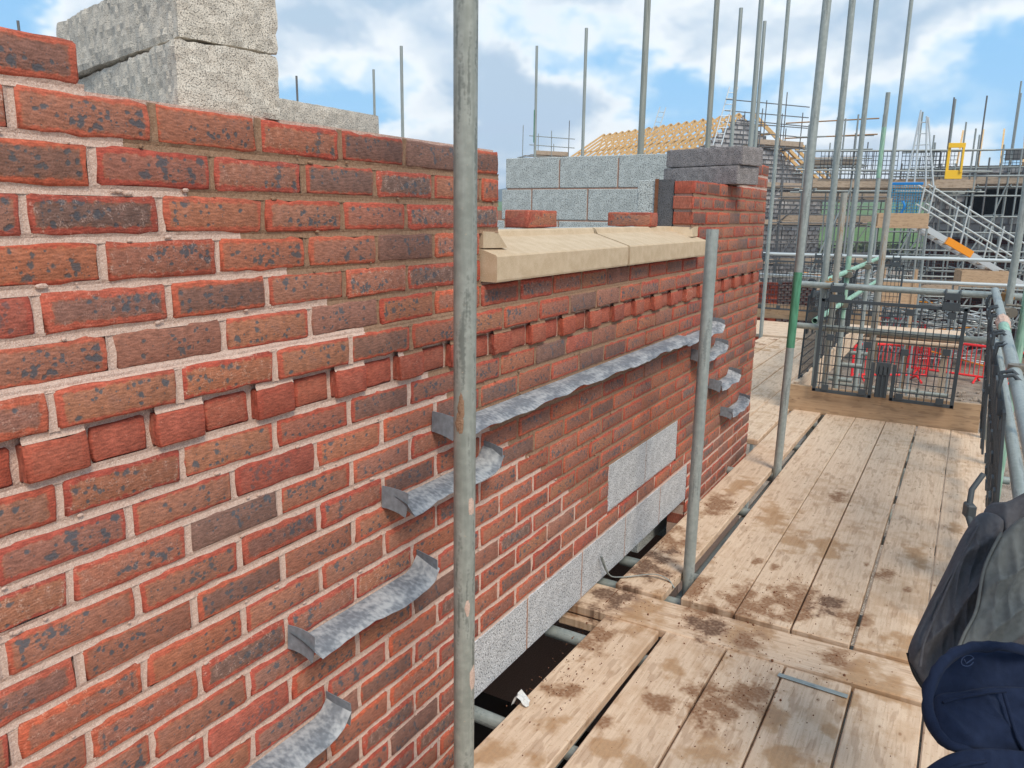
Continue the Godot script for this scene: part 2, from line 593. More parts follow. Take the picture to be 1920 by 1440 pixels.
# 32 stretcher faces of 256 x 80 px, then a row of 16 plain and a row of 16 flashed headers of 128 x 80 px
func brick_atlas() -> void:
	var w := 2048
	var h := 512
	var n1 := noise_bytes(w, h, 101, 0.020, 4)
	var n2 := noise_bytes(w, h, 102, 0.16, 3, 4, 1)
	var n3 := noise_bytes(w, h, 103, 0.075, 3)
	var n4 := noise_bytes(w, h, 104, 0.22, 2)
	var n5 := noise_bytes(w, h, 105, 0.045, 4)
	var col := PackedByteArray()
	col.resize(w * h * 3)
	var hgt := PackedByteArray()
	hgt.resize(w * h)
	hgt.fill(128)
	for cell in 64:
		var cw := 256 if cell < 32 else 128
		var x0 := (cell % 8) * 256 if cell < 32 else ((cell - 32) % 16) * 128
		var y0 := (cell / 8) * 80 if cell < 32 else (320 if cell < 48 else 400)
		var plain := cell >= 32 and cell < 48
		var red := Color8(177, 85, 66).lerp(Color8(165, 81, 70), rng.randf()).lerp(Color8(194, 110, 80), rng.randf() * 0.6)
		var core := Color8(163, 113, 90).lerp(Color8(145, 107, 94), rng.randf())
		if cell % 5 == 0:
			core = Color8(124, 98, 88)
		if cell % 7 == 3:
			core = Color8(164, 114, 88)
		var slate := Color8(84, 90, 98)
		var edge := rng.randf_range(6.0, 14.0)
		var skew := rng.randf_range(-5.0, 5.0)
		var cs := rng.randf_range(0.75, 1.0)
		if plain:
			cs = 0.18 if cell % 3 != 0 else 0.4
			red = red.lerp(Color8(158, 84, 66), 0.5)
		if cell < 32 and cell % 11 == 4:
			edge = -6.0
			cs = 0.9
		if cell == 19:
			cs = 0.3
		# burnt specks: round blotches in loose clusters, kept off the edges
		var spk := PackedFloat32Array()
		spk.resize(cw * 80)
		if not plain:
			var count := rng.randi_range(12, 30) if cell < 32 else rng.randi_range(3, 8)
			var hub := Vector2(rng.randf_range(0.25, 0.75), rng.randf_range(0.3, 0.7))
			for bi in count * 4:
				var small := bi >= count
				var at := hub + Vector2(rng.randfn(0.0, 0.22), rng.randfn(0.0, 0.2))
				at = Vector2(clampf(at.x, 0.10, 0.90), clampf(at.y, 0.2, 0.8)) * Vector2(cw, 80)
				var br := (rng.randf_range(2.0, 5.4) + (4.0 if rng.randf() < 0.16 else 0.0)) if not small else rng.randf_range(0.8, 1.8)
				var fx := rng.randf_range(0.8, 1.4)
				for yy in range(maxi(0, int(at.y - br * 2)), mini(80, int(at.y + br * 2) + 1)):
					for xx in range(maxi(0, int(at.x - br * 2.4)), mini(cw, int(at.x + br * 2.4) + 1)):
						var qd := Vector2((xx - at.x) / fx, yy - at.y).length() / br
						var ni := (y0 + yy) * w + x0 + xx
						var sv := clampf((1.15 - qd + (n3[ni] / 255.0 - 0.5) * 1.3) / 0.45, 0.0, 1.0)
						spk[yy * cw + xx] = maxf(spk[yy * cw + xx], sv * (1.0 if not small else 0.7))
		var tilt := rng.randf_range(-0.12, 0.12)
		var bloom := rng.randf_range(0.3, 0.75) if cell % 4 == 1 else 0.0
		var dust := rng.randf_range(0.55, 0.8)
		var ww := 215.0 if cell < 32 else 102.5
		for y in 80:
			var my := 65.0 * (y + 0.5) / 80.0
			for x in cw:
				var i := (y0 + y) * w + x0 + x
				var mx := ww * (x + 0.5) / cw
				var qx: float = minf(mx + skew, ww - mx - skew)
				var qy := minf(my, 65.0 - my)
				var d := minf(qx, qy)
				if qx < 14.0 and qy < 14.0:
					d = 14.0 - sqrt((14.0 - qx) * (14.0 - qx) + (14.0 - qy) * (14.0 - qy))
				var a := n1[i] / 255.0
				var b := n2[i] / 255.0
				var c3 := n3[i] / 255.0
				var c4 := n4[i] / 255.0
				var c5 := n5[i] / 255.0
				var m := clampf((d + (c5 - 0.5) * 7.0 + (c3 - 0.5) * 3.0 - edge) / 2.8, 0.0, 1.0) * cs
				var c := red.lerp(core, m)
				var v := 0.72 + 0.36 * b + 0.16 * (a - 0.5) + 0.22 * c4
				var speck := spk[y * cw + x] * clampf(0.3 + m, 0.0, 1.0)
				speck = maxf(speck, clampf((c4 - 0.80) / 0.06, 0.0, 1.0) * m * 0.35)
				c = c.lerp(Color8(192, 110, 70), clampf(1.0 - absf(d + (c5 - 0.5) * 12.0 - edge - 3.0) / 5.0, 0.0, 1.0) * clampf(cs - 0.3, 0.0, 1.0) * clampf((c3 - 0.3) * 2.0, 0.0, 1.0) * 0.6)
				c = c.lerp(Color8(132, 96, 84), clampf((a - 0.55 + tilt) * 3.0, 0.0, 1.0) * m * 0.6)
				c = Color(c.r * v, c.g * v, c.b * v).lerp(slate, speck * 0.8)
				var e := minf(minf(mx, ww - mx), minf(my, 65.0 - my))
				var pale := clampf((c4 * 0.5 + c5 * 0.7 - dust + (1.6 - e) * 0.10) / 0.12, 0.0, 1.0) * clampf((7.0 - e) / 6.0, 0.0, 1.0)
				pale = maxf(pale, clampf((c5 - 0.76) / 0.1, 0, 1) * clampf((c4 - 0.45) * 4.0, 0, 1) * 0.5)
				c = c.lerp(Color8(206, 172, 156), pale * 0.75)
				c = c.lerp(Color8(216, 190, 176), bloom * clampf((c5 - 0.5) * 3.0, 0.0, 1.0) * clampf((c4 - 0.4) * 3.0, 0.0, 1.0))
				col[i * 3] = int(clampf(c.r, 0, 1) * 255.0)
				col[i * 3 + 1] = int(clampf(c.g, 0, 1) * 255.0)
				col[i * 3 + 2] = int(clampf(c.b, 0, 1) * 255.0)
				hgt[i] = int(clampf(70.0 + 70.0 * b + 70.0 * c4 - 60.0 * speck + 40.0 * pale, 0, 255))
	M.brick = mat(Color.WHITE, 0.88)
	M.brick.albedo_texture = tex(w, h, col)
	relief(M.brick, tex(w, h, hgt, Image.FORMAT_L8), 0.22)
	M.brick_tones = []
	for c in [Color(1, 1, 1), Color(1, 0.96, 0.93), Color(0.97, 0.94, 0.93), Color(0.92, 0.90, 0.90), Color(0.98, 0.98, 0.98)]:
		var m: StandardMaterial3D = M.brick.duplicate()
		m.albedo_color = c
		M.brick_tones.append(m)

# what lies on the deck: mud (1), dark mud (2), damp ochre stains (0); alpha is how much of it covers the wood
func mud_texture() -> ImageTexture:
	var w := 512
	var h := 1778
	var n1 := noise_bytes(w, 1792, 111, 0.035, 5)
	var n2 := noise_bytes(w, 1792, 112, 0.22, 3)
	var n3 := noise_bytes(w, 1792, 113, 0.006, 4)
	var al := PackedFloat32Array()
	al.resize(w * h)
	var dk := PackedFloat32Array()
	dk.resize(w * h)
	var blobs := [[0.19,-1.20,0.048,0.060,1],[0.25,-1.04,0.037,0.044,0],[0.15,-0.82,0.055,0.058,0],[0.28,-0.87,0.028,0.030,0],[0.13,-1.56,0.077,0.112,1],[-0.01,-1.64,0.054,0.080,1],[0.10,-1.87,0.077,0.125,2],[0.12,-2.22,0.092,0.167,2],[0.09,-2.51,0.082,0.162,1],[0.36,-2.10,0.065,0.113,1],[0.46,-1.93,0.054,0.089,1],[0.23,-1.83,0.096,0.153,0],[0.63,-1.85,0.090,0.145,0],[0.50,-1.86,0.066,0.106,2],[0.66,-1.82,0.045,0.071,1],[1.04,-1.83,0.084,0.133,0],[0.96,-1.87,0.049,0.079,1],[1.14,-1.79,0.058,0.091,0],[1.16,-2.06,0.057,0.097,0],[0.18,-3.10,0.070,0.160,1],[0.19,-3.45,0.059,0.147,0],[0.22,-3.57,0.030,0.077,0],[0.48,-3.11,0.081,0.184,0],[0.63,-2.83,0.058,0.123,0],[0.71,-3.61,0.042,0.108,1],[0.59,-2.82,0.033,0.070,0],[0.78,-2.83,0.065,0.138,0],[0.76,-2.27,0.064,0.117,1],[0.74,-2.18,0.083,0.148,1],[0.86,-2.25,0.056,0.101,2],[0.65,-2.10,0.062,0.108,1],[0.96,-2.19,0.054,0.096,1],[1.01,-2.20,0.033,0.060,0],[1.04,-2.68,0.033,0.068,1],[1.15,-3.00,0.045,0.100,0],[1.17,-2.91,0.035,0.075,0],[1.30,-3.42,0.031,0.076,0],[1.14,-2.56,0.014,0.029,1],[0.53,-2.51,0.019,0.037,1],[0.61,-2.49,0.018,0.036,1],[0.96,-2.73,0.012,0.026,1],[0.56,-2.12,0.070,0.123,1],[0.67,-1.38,0.077,0.104,1],[0.74,-1.49,0.068,0.096,1],[0.61,-1.44,0.057,0.079,1],[0.72,-1.17,0.061,0.076,0],[0.82,-1.44,0.055,0.076,0],[0.48,-1.51,0.036,0.051,0],[0.45,-1.02,0.046,0.053,0],[0.55,-1.01,0.040,0.046,0],[0.51,-1.31,0.045,0.059,1],[0.38,-1.14,0.038,0.046,1],[1.04,-1.66,0.040,0.059,0],[1.01,-1.46,0.027,0.037,0],[0.92,-1.24,0.060,0.076,0],[0.20,-2.54,0.041,0.081,1],[-0.08,-3.80,0.043,0.115,0]]
	for b in blobs:
		var cx: float = (b[0] + 0.3) / 1.9 * w
		var cy: float = -b[1] / 6.6 * h
		var rx: float = b[2] / 1.9 * w * 1.5
		var ry: float = b[3] / 6.6 * h * 1.4
		var top: float = [0.68, 0.90, 0.96][b[4]]
		for y in range(maxi(0, int(cy - ry * 1.7)), mini(h, int(cy + ry * 1.7))):
			for x in range(maxi(0, int(cx - rx * 1.7)), mini(w, int(cx + rx * 1.7))):
				var i := y * w + x
				var q := sqrt(pow((x - cx) / rx, 2) + pow((y - cy) / ry, 2))
				var s := clampf((1.0 - q + (n1[i] / 255.0 - 0.5) * 1.5 + (n2[i] / 255.0 - 0.5) * 0.35) / 0.62, 0.0, 1.0) * top
				if b[4] > 0:
					s *= clampf(0.86 + (n2[i] / 255.0 - 0.4) * 0.7, 0.5, 1.0)
					dk[i] = maxf(dk[i], s * b[4] * 0.5)
				al[i] = maxf(al[i], s)
	var out := PackedByteArray()
	out.resize(w * h * 4)
	for i in w * h:
		# trodden-in dirt everywhere, in specks and faint drifts
		var film := clampf((n1[i] / 255.0 * 0.6 + n3[i] / 255.0 * 0.6 - 0.62) / 0.2, 0, 1) * 0.30
		film = maxf(film, clampf((n2[i] / 255.0 - 0.78) / 0.05, 0, 1) * 0.5)
		var a := maxf(al[i], film)
		var g := n2[i] / 255.0
		var c := Color8(166, 124, 80).lerp(Color8(132, 92, 62), clampf(dk[i] * 2.2, 0, 1)).lerp(Color8(96, 70, 54), clampf(dk[i] * 2.0 - 1.0, 0, 1))
		var v := 0.90 + 0.18 * g
		out[i * 4] = int(clampf(c.r * v, 0, 1) * 255.0)
		out[i * 4 + 1] = int(clampf(c.g * v, 0, 1) * 255.0)
		out[i * 4 + 2] = int(clampf(c.b * v, 0, 1) * 255.0)
		out[i * 4 + 3] = int(clampf(a, 0, 1) * 255.0)
	var im := Image.create_from_data(w, h, false, Image.FORMAT_RGBA8, out)
	return ImageTexture.create_from_image(im)

# ------------------------------------------------------------------ the setting

func sheet(called: String, quads: Array, m: Material) -> void:
	var st := begin()
	for q in quads:
		face(st, q, [], Vector3.UP)
	var o := build(st, called, m, self)
	o.set_meta("kind", "structure")

func make_setting() -> void:
	# the yard as one rough sheet, then a field that climbs behind it
	var st := begin()
	var nz := FastNoiseLite.new()
	nz.seed = 7
	nz.frequency = 0.35
	var gy := func(x: float, z: float) -> float:
		return GROUND + 0.05 * nz.get_noise_2d(x, z) + 0.03 * nz.get_noise_2d(x * 4.0, z * 4.0)
	for ix in 60:
		for iz in 60:
			var x0 := -18.0 + ix * 0.6
			var z0 := 4.0 - iz * 0.6
			var p := []
			for q in [[0, 0], [1, 0], [1, 1], [0, 1]]:
				var x: float = x0 + q[0] * 0.6
				var z: float = z0 - q[1] * 0.6
				p.append(Vector3(x, gy.call(x, z), z))
			face(st, p, [], Vector3.UP)
	for q in [[-400, 400, 400, 4], [-400, -18, 4, -32], [18, 400, 4, -32], [-400, 400, -32, -84]]:
		face(st, [Vector3(q[0], GROUND, q[2]), Vector3(q[1], GROUND, q[2]), Vector3(q[1], GROUND, q[3]), Vector3(q[0], GROUND, q[3])], [], Vector3.UP)
	M.shade_brown_earth = mat(Color8(58, 50, 44), 1.0)  # very dark brown: shade below the deck and inside the shell, painted in
	sheet("shade_brown_earth", [[Vector3(-5.0, GROUND + 0.13, 2.0), Vector3(1.9, GROUND + 0.13, 2.0), Vector3(1.9, GROUND + 0.13, -6.2), Vector3(-5.0, GROUND + 0.13, -6.2)]], M.shade_brown_earth)  # dark sheet over the yard, added to deepen the gap beside the wall
	var g := build(st, "ground", M.gravel, self)
	g.set_meta("kind", "structure")
	sheet("grass_field", [[Vector3(-260, GROUND, -84), Vector3(260, GROUND, -84), Vector3(260, 4.5, -250), Vector3(-260, 4.5, -250)], [Vector3(-400, 4.5, -250), Vector3(400, 4.5, -250), Vector3(400, 7.0, -420), Vector3(-400, 7.0, -420)]], M.grass)
	# wooded hills on the skyline
	st = begin()
	var hz := FastNoiseLite.new()
	hz.seed = 19
	hz.frequency = 0.012
	for i in 160:
		var pts := []
		for e in [0, 1]:
			var a: float = -1.5 + 3.0 * (i + e) / 160.0
			var r := 460.0
			var hgt := 12.0 + 9.0 * hz.get_noise_1d(a * 420.0) + 2.5 * hz.get_noise_1d(a * 4000.0)
			var base := Vector3(sin(a) * r, 0, -cos(a) * r)
			pts.append([base + Vector3(0, -6, 0), base * 1.12 + Vector3(0, hgt, 0)])
		face(st, [pts[0][0], pts[1][0], pts[1][1], pts[0][1]], [], Vector3(0, 1, 1))
	var hl := build(st, "hills", M.hill, self)
	hl.set_meta("kind", "structure")

# ------------------------------------------------------------------ bricks

func cell_rect(cell: int) -> Rect2:
	var r := Rect2((cell % 8) * 256, (cell / 8) * 80, 256, 80) if cell < 32 else Rect2(((cell - 32) % 16) * 128, 320 if cell < 48 else 400, 128, 80)
	r = r.grow(-2.5)
	return Rect2(r.position / Vector2(2048, 512), r.size / Vector2(2048, 512))

# one brick: its face lies near x = 0 and looks along +x, its length runs along z
func brick_mesh(l: float, hgt: float, cell: int, sd: int, part_of := 1.0, depth := 0.1025) -> ArrayMesh:
	var r := RandomNumberGenerator.new()
	r.seed = sd
	var st := begin()
	var hz := l * 0.5
	var hy := hgt * 0.5
	var per := []   # (z, y) around the face
	var c := 0.004
	var nx := 8 if l > 0.15 else 4
	for i in nx:
		per.append(Vector2(-hz + c + (l - 2 * c) * i / (nx - 1.0), hy))
	for i in 3:
		per.append(Vector2(hz, hy - c - (hgt - 2 * c) * i / 2.0))
	for i in nx:
		per.append(Vector2(hz - c - (l - 2 * c) * i / (nx - 1.0), -hy))
	for i in 3:
		per.append(Vector2(-hz, -hy + c + (hgt - 2 * c) * i / 2.0))
	var n := per.size()
	var ring0 := []
	var ring1 := []
	var ring2 := []
	for q in per:
		var j := Vector2(r.randf_range(-0.0026, 0.0014), r.randf_range(-0.0022, 0.0012)) * (2.2 if r.randf() < 0.07 else 1.0)
		var o: Vector2 = Vector2(q.x + signf(q.x) * j.x, q.y + signf(q.y) * j.y)
		var ins: Vector2 = Vector2(o.x - signf(o.x) * 0.0045 * clampf(absf(o.x) / hz * 4.0 - 3.0, 0.0, 1.0), o.y - signf(o.y) * 0.0045 * clampf(absf(o.y) / hy * 3.0 - 2.0, 0.0, 1.0))
		ring0.append(Vector3(r.randf_range(-0.0014, 0.0008), ins.y, ins.x))
		ring1.append(Vector3(-0.0042 + r.randf_range(-0.001, 0.001), o.y, o.x))
		ring2.append(Vector3(-depth, o.y, o.x))
	var rect := cell_rect(cell)
	var side := cell_rect(32 + sd % 16)
	var uv := func(p: Vector3) -> Vector2:
		var u := clampf(0.5 - p.z / l, 0.0, 1.0) * part_of
		var v := clampf(0.5 - p.y / hgt, 0.0, 1.0)
		return rect.position + Vector2(u, v) * rect.size
	var mid := Vector3(0.0008, 0, 0)
	for i in n:
		var k := (i + 1) % n
		var e0 := Vector3(0.35, signf(ring1[i].y) * absf(ring1[i].y / hy), signf(ring1[i].z) * absf(ring1[i].z / hz)).normalized()
		var e1 := Vector3(0.35, signf(ring1[k].y) * absf(ring1[k].y / hy), signf(ring1[k].z) * absf(ring1[k].z / hz)).normalized()
		var f0 := (Vector3.RIGHT * 3.0 + e0).normalized()
		var f1 := (Vector3.RIGHT * 3.0 + e1).normalized()
		put(st, [[mid, Vector3.RIGHT, uv.call(mid)], [ring0[i], f0, uv.call(ring0[i])], [ring0[k], f1, uv.call(ring0[k])]])
		put(st, [[ring0[i], f0, uv.call(ring0[i])], [ring1[i], e0, uv.call(ring1[i])], [ring1[k], e1, uv.call(ring1[k])]])
		put(st, [[ring0[i], f0, uv.call(ring0[i])], [ring1[k], e1, uv.call(ring1[k])], [ring0[k], f1, uv.call(ring0[k])]])
		var sn: Vector3 = (ring1[k] - ring1[i]).cross(Vector3.RIGHT).normalized()
		if sn.dot(ring1[i] + ring1[k]) < 0:
			sn = -sn
		var u0 := side.position + Vector2(fmod(i * 0.23, 0.75), 0.05) * side.size
		var u1 := side.position + Vector2(fmod(i * 0.23, 0.75) + 0.22, 0.05) * side.size
		var dv := Vector2(0, 0.9 * side.size.y)
		put(st, [[ring1[i], sn, u0], [ring2[i], sn, u0 + dv], [ring2[k], sn, u1 + dv]])
		put(st, [[ring1[i], sn, u0], [ring2[k], sn, u1 + dv], [ring1[k], sn, u1]])
	return st.commit()

# a triangle with its own normals, wound to look along the first of them
func put(st: SurfaceTool, v: Array) -> void:
	var n: Vector3 = (v[2][0] - v[0][0]).cross(v[1][0] - v[0][0])
	var ids := [0, 1, 2] if n.dot(v[0][1] + v[1][1] + v[2][1]) > 0 else [0, 2, 1]
	for i in ids:
		st.set_normal(v[i][1])
		st.set_color(Color.WHITE)
		st.set_uv(v[i][2])
		st.add_vertex(v[i][0])

func make_brick_kinds() -> void:
	for i in 32:
		brick_meshes.append(brick_mesh(0.2135, 0.0635, i, 500 + i))
	for i in 12:
		half_meshes.append(brick_mesh(0.1015, 0.0635, 48 + i, 600 + i))
	for i in 16:
		header_meshes.append(brick_mesh(0.1015, 0.0635, 32 + i, 700 + i))

func in_view(p: Vector3) -> bool:
	var q := cam.transform.affine_inverse() * p
	if q.z > -0.1:
		return false
	return absf(q.x / -q.z) < 0.70 and absf(q.y / -q.z) < 0.53

func wet(bed: float, k: float) -> bool:
	if bed >= 20.5 or bed < 1.5:
		return false
	return k > 0.5 * (bed - 2.0) - 0.13

var jn: FastNoiseLite

# a strip of joint along z or up y: slightly hollow, set back from the brick faces
func joint(st: SurfaceTool, a: Vector3, b: Vector3, half: float, top_x: float, low_x: float, upright := false) -> void:
	var side := Vector3(0, 0, 1) if upright else Vector3(0, 1, 0)
	var d := b - a
	var segs := maxi(1, int(round(d.length() / 0.028)))
	var rows := []
	for i in segs + 1:
		var c := a + d * i / segs
		var w := jn.get_noise_3d(c.x * 40.0, c.y * 40.0, c.z * 40.0)
		var w2 := jn.get_noise_3d(c.z * 60.0, c.y * 60.0, 9.0)
		rows.append([c + side * half + Vector3(top_x + w * 0.0014, 0, 0), c + side * half * 0.25 + Vector3((top_x + low_x) * 0.5 - 0.0022 + w2 * 0.0015, 0, 0), c - side * half * 0.35 + Vector3((top_x + low_x) * 0.5 - 0.0016 + w * 0.0012, 0, 0), c - side * half + Vector3(low_x + w2 * 0.0014, 0, 0)])
	for i in segs:
		for k in 3:
			var p := [rows[i][k], rows[i + 1][k], rows[i + 1][k + 1], rows[i][k + 1]]
			face(st, p, [], Vector3.RIGHT)

func make_brick_wall() -> void:
	jn = FastNoiseLite.new()
	jn.seed = 77
	jn.frequency = 0.5
	var wall := thing("brick_wall", "half-built red brick house wall with a dentil course and a window gap", "wall", Vector3(0, GROUND, 0))
	var down := Vector3(0, -GROUND, 0)
	var dry := begin()
	var fresh := begin()
	var rest := begin()
	var list := []
	# rows: -1 and 0 stand only at the ends; k counts brick lengths along -z
	for row in range(-1, 28):
		var odd := posmod(row, 2) == 1
		var k := -6.0 if odd else -6.5
		while k < 19.8:
			var k0 := k
			var k1 := k + 1.0
			k += 1.0
			if row == 8:
				continue
			for cut in [4.933, 12.978, 19.822]:
				if k0 < cut and k1 > cut:
					if row >= 1 and row <= 3 and cut < 19:
						if cut == 4.933:
							k1 = cut
						else:
							k0 = cut
					if cut > 19:
						k1 = cut
			var mid := (k0 + k1) * 0.5
			if mid > 19.822 or k1 - k0 < 0.12:
				continue
			if row == -1 and mid < 17.2: continue
			if row == 0 and mid > -0.53 and mid < 17.0: continue
			if row == 0 and mid > -0.6 and mid < 0: continue
			if row >= 1 and row <= 3 and mid > 4.933 and mid < 12.978: continue
			if row >= 4 and row <= 5 and k1 > 4.55 and k0 < 13.44:
				if k0 < 4.55 and row != 5:
					k1 = 4.52
				elif k0 < 4.55:
					k1 = 4.52
				elif k1 > 13.44:
					k0 = 13.46
				else:
					continue
			if row >= 17 and row <= 19 and k1 > 8.94 and k0 < 12.86:
				if k0 < 8.94 and k1 - 8.94 < 0.9:
					k1 = 8.94
				elif k1 > 12.86 and k0 < 12.86:
					k0 = 12.86
				else:
					continue
			if row >= 21 and row <= 23 and k1 > 3.9 and k0 < 13.8:
				if k0 < 3.9:
					k1 = 3.9
				elif k1 > 13.8:
					k0 = 13.8
				else:
					continue
			if row >= 24 and k1 > 3.9 and k0 < 13.8:
				if k0 < 3.9:
					k1 = 3.9
				elif k1 > 13.8:
					k0 = 13.8
				else:
					continue
			if k1 - k0 < 0.14:
				continue
			list.append([row, k0, k1, 0.011 if row == 7 else 0.0, 0])
	# the dentil course: headers, every other one set forward
	for j in range(-12, 40):
		var k0 := j * 0.5 - 0.25
		if k0 > 19.5:
			continue
		var k1 := minf(k0 + 0.5, 19.822)
		list.append([8, k0, k1, 0.011 if posmod(j, 2) == 0 else -0.006, 1])
	var starts := {}
	for b in list:
		starts["%d_%.2f" % [b[0], b[1]]] = true
	var ranked := []
	for b in list:
		var c := Vector3(b[3], -(b[0] + 0.5) * COURSE, -(b[1] + b[2]) * 0.5 * UNIT)
		var size: float = (b[2] - b[1]) / (0.2 + c.distance_squared_to(cam.position)) * absf((cam.position.x - c.x) / c.distance_to(cam.position))
		if not in_view(c):
			size *= 0.001
		ranked.append([size, b, c])
	ranked.sort_custom(func(p, q): return p[0] > q[0])
	var made := 0
	for e in ranked:
		var b: Array = e[1]
		var c: Vector3 = e[2]
		var l: float = (b[2] - b[1]) * UNIT - 0.0100
		var mesh: ArrayMesh
		var base := 0.215
		if b[4] == 1:
			mesh = header_meshes[rng.randi() % 16]
			base = 0.1025
		elif l < 0.15:
			mesh = half_meshes[rng.randi() % 12]
			base = 0.1025
		else:
			mesh = brick_meshes[rng.randi() % 32]
		var turn := Basis.from_euler(Vector3(rng.randf_range(-0.006, 0.006) + (PI if rng.randf() < 0.5 else 0.0), rng.randf_range(-0.008, 0.008), rng.randf_range(-0.012, 0.012)))
		var xf := Transform3D(turn * Basis.from_scale(Vector3(1, 1, l / base)), down + c + Vector3(rng.randf_range(-0.0015, 0.0012), rng.randf_range(-0.0008, 0.0008), rng.randf_range(-0.001, 0.001)))
		if made < 300:
			part(mesh, "brick", M.brick_tones[rng.randi() % 5], wall, xf)
			made += 1
		else:
			rest.append_from(mesh, 0, xf)
		# its bed joint in quarters, and the upright joint at its far end
		var y: float = down.y - (b[0] + 1) * COURSE
		for q in 4:
			var ka: float = lerpf(b[1], b[2], q / 4.0)
			var kb: float = lerpf(b[1], b[2], (q + 1) / 4.0)
			var st := fresh if wet(b[0] + 1, (ka + kb) * 0.5) else dry
			if b[0] == 7:
				continue
			var tx := -0.003
			var lx := -0.003
			if b[0] == 6:
				lx = 0.007
			joint(st, Vector3(0, y, -ka * UNIT), Vector3(0, y, -kb * UNIT), 0.0085, tx, lx)
			if b[0] == 8:
				joint(fresh if wet(8, (ka + kb) * 0.5) else dry, Vector3(0, down.y - 8 * COURSE, -(ka if q > 0 else ka + 0.03) * UNIT), Vector3(0, down.y - 8 * COURSE, -(kb if q < 3 else kb - 0.03) * UNIT), 0.0066, b[3] - 0.007, b[3] - 0.005)
		if not starts.has("%d_%.2f" % [b[0], b[2]]):
			continue
		var px: float = b[3] if b[4] == 0 else -0.009
		for s in 2:
			var ya: float = y + COURSE - 0.004 - s * 0.0335
			joint(fresh if wet(b[0] + 0.6, b[2] - 0.05) else dry, Vector3(0, ya, -b[2] * UNIT), Vector3(0, ya - 0.0335, -b[2] * UNIT), 0.0085, px - 0.0035, px - 0.0035, true)
	var lr := RandomNumberGenerator.new()
	lr.seed = 88
	for i in 260:
		var row := lr.randi_range(1, 24)
		var k := lr.randf_range(-1.6, 9.0)
		if row <= 3 and k > 4.8:
			continue
		if row >= 17 and k > 3.8:
			continue
		if row == 7 or row == 8:
			continue
		var sx := lr.randf_range(0.0015, 0.004)
		lump_into(fresh if wet(row + 1, k) else dry, Transform3D(Basis.from_scale(Vector3(sx * 0.8, sx, sx * lr.randf_range(1.0, 3.0))), Vector3(-0.0005, down.y - (row + 1) * COURSE + lr.randf_range(-0.006, 0.006), -k * UNIT)), 100 + i, 4, 6)
	var rs := build(rest, "brickwork", M.brick, wall)
	rs.set_meta("kind", "stuff")
	build(dry, "mortar", M.mortar, wall)
	var fm := build(fresh, "fresh_mortar", M.fresh, wall)
	fm.set_meta("label", "darker brown mortar still damp")
	# the core behind the joints, cut where the wall has its gaps
	var core := begin()
	for r in [[1.4, -1.095, -0.075, -0.31], [1.4, 0.128, -0.005, -0.085], [-2.944, -4.45, -0.085, -0.31], [-3.90, -4.45, 0.055, -0.085], [1.4, -1.01, -0.30, -0.46], [-3.03, -4.45, -0.30, -0.46], [1.4, -4.45, -0.45, -1.275], [1.4, -2.0, -1.27, -1.51], [-2.90, -4.45, -1.27, -1.51], [1.4, -4.45, -1.50, -1.58], [1.4, -0.875, -1.575, -2.1], [-3.11, -4.45, -1.575, -2.1], [1.4, -0.875, -2.09, GROUND], [-3.11, -4.45, -2.09, GROUND]]:
		cbox(core, box_at(Vector3(-0.058, (r[2] + r[3]) * 0.5, (r[0] + r[1]) * 0.5) + down), Vector3(0.089, absf(r[2] - r[3]), absf(r[0] - r[1])))
	build(core, "wall_core", M.mortar, wall)
	# grey blocks let into the brickwork: two in a panel, five along the foot
	for b in [[-2.012, -2.447], [-2.457, -2.890]]:
		block_part(wall, Vector3(-0.052, (-1.282 - 1.494) * 0.5, (b[0] + b[1]) * 0.5) + down, Vector3(0.1, 0.212, b[0] - b[1]), M.block_white)
	var e := [-0.880, -1.325, -1.773, -2.227, -2.68, -3.105]
	for i in 5:
		block_part(wall, Vector3(-0.052 + rng.randf_range(-0.002, 0.002), -1.682, (e[i] + e[i + 1]) * 0.5) + down, Vector3(0.1, 0.207, e[i] - e[i + 1] - 0.009), M.block_white)
	var pm := begin()
	for i in range(1, 5):
		cbox(pm, box_at(Vector3(-0.054, -1.683, e[i]) + down), Vector3(0.1, 0.2, 0.014))
	cbox(pm, box_at(Vector3(-0.056, -1.388, -2.452) + down), Vector3(0.1, 0.21, 0.016))
	build(pm, "block_joints", M.pink_mortar, wall)

func block_part(parent: Node, c: Vector3, s: Vector3, m: Material) -> MeshInstance3D:
	var st := begin()
	cbox(st, Transform3D.IDENTITY, s, 0.004)
	return build(st, "block", m, parent, Transform3D(Basis.from_euler(Vector3(rng.randf_range(-0.004, 0.004), rng.randf_range(-0.004, 0.004), 0)), c))

# ------------------------------------------------------------------ inner leaf and the end wall of the house

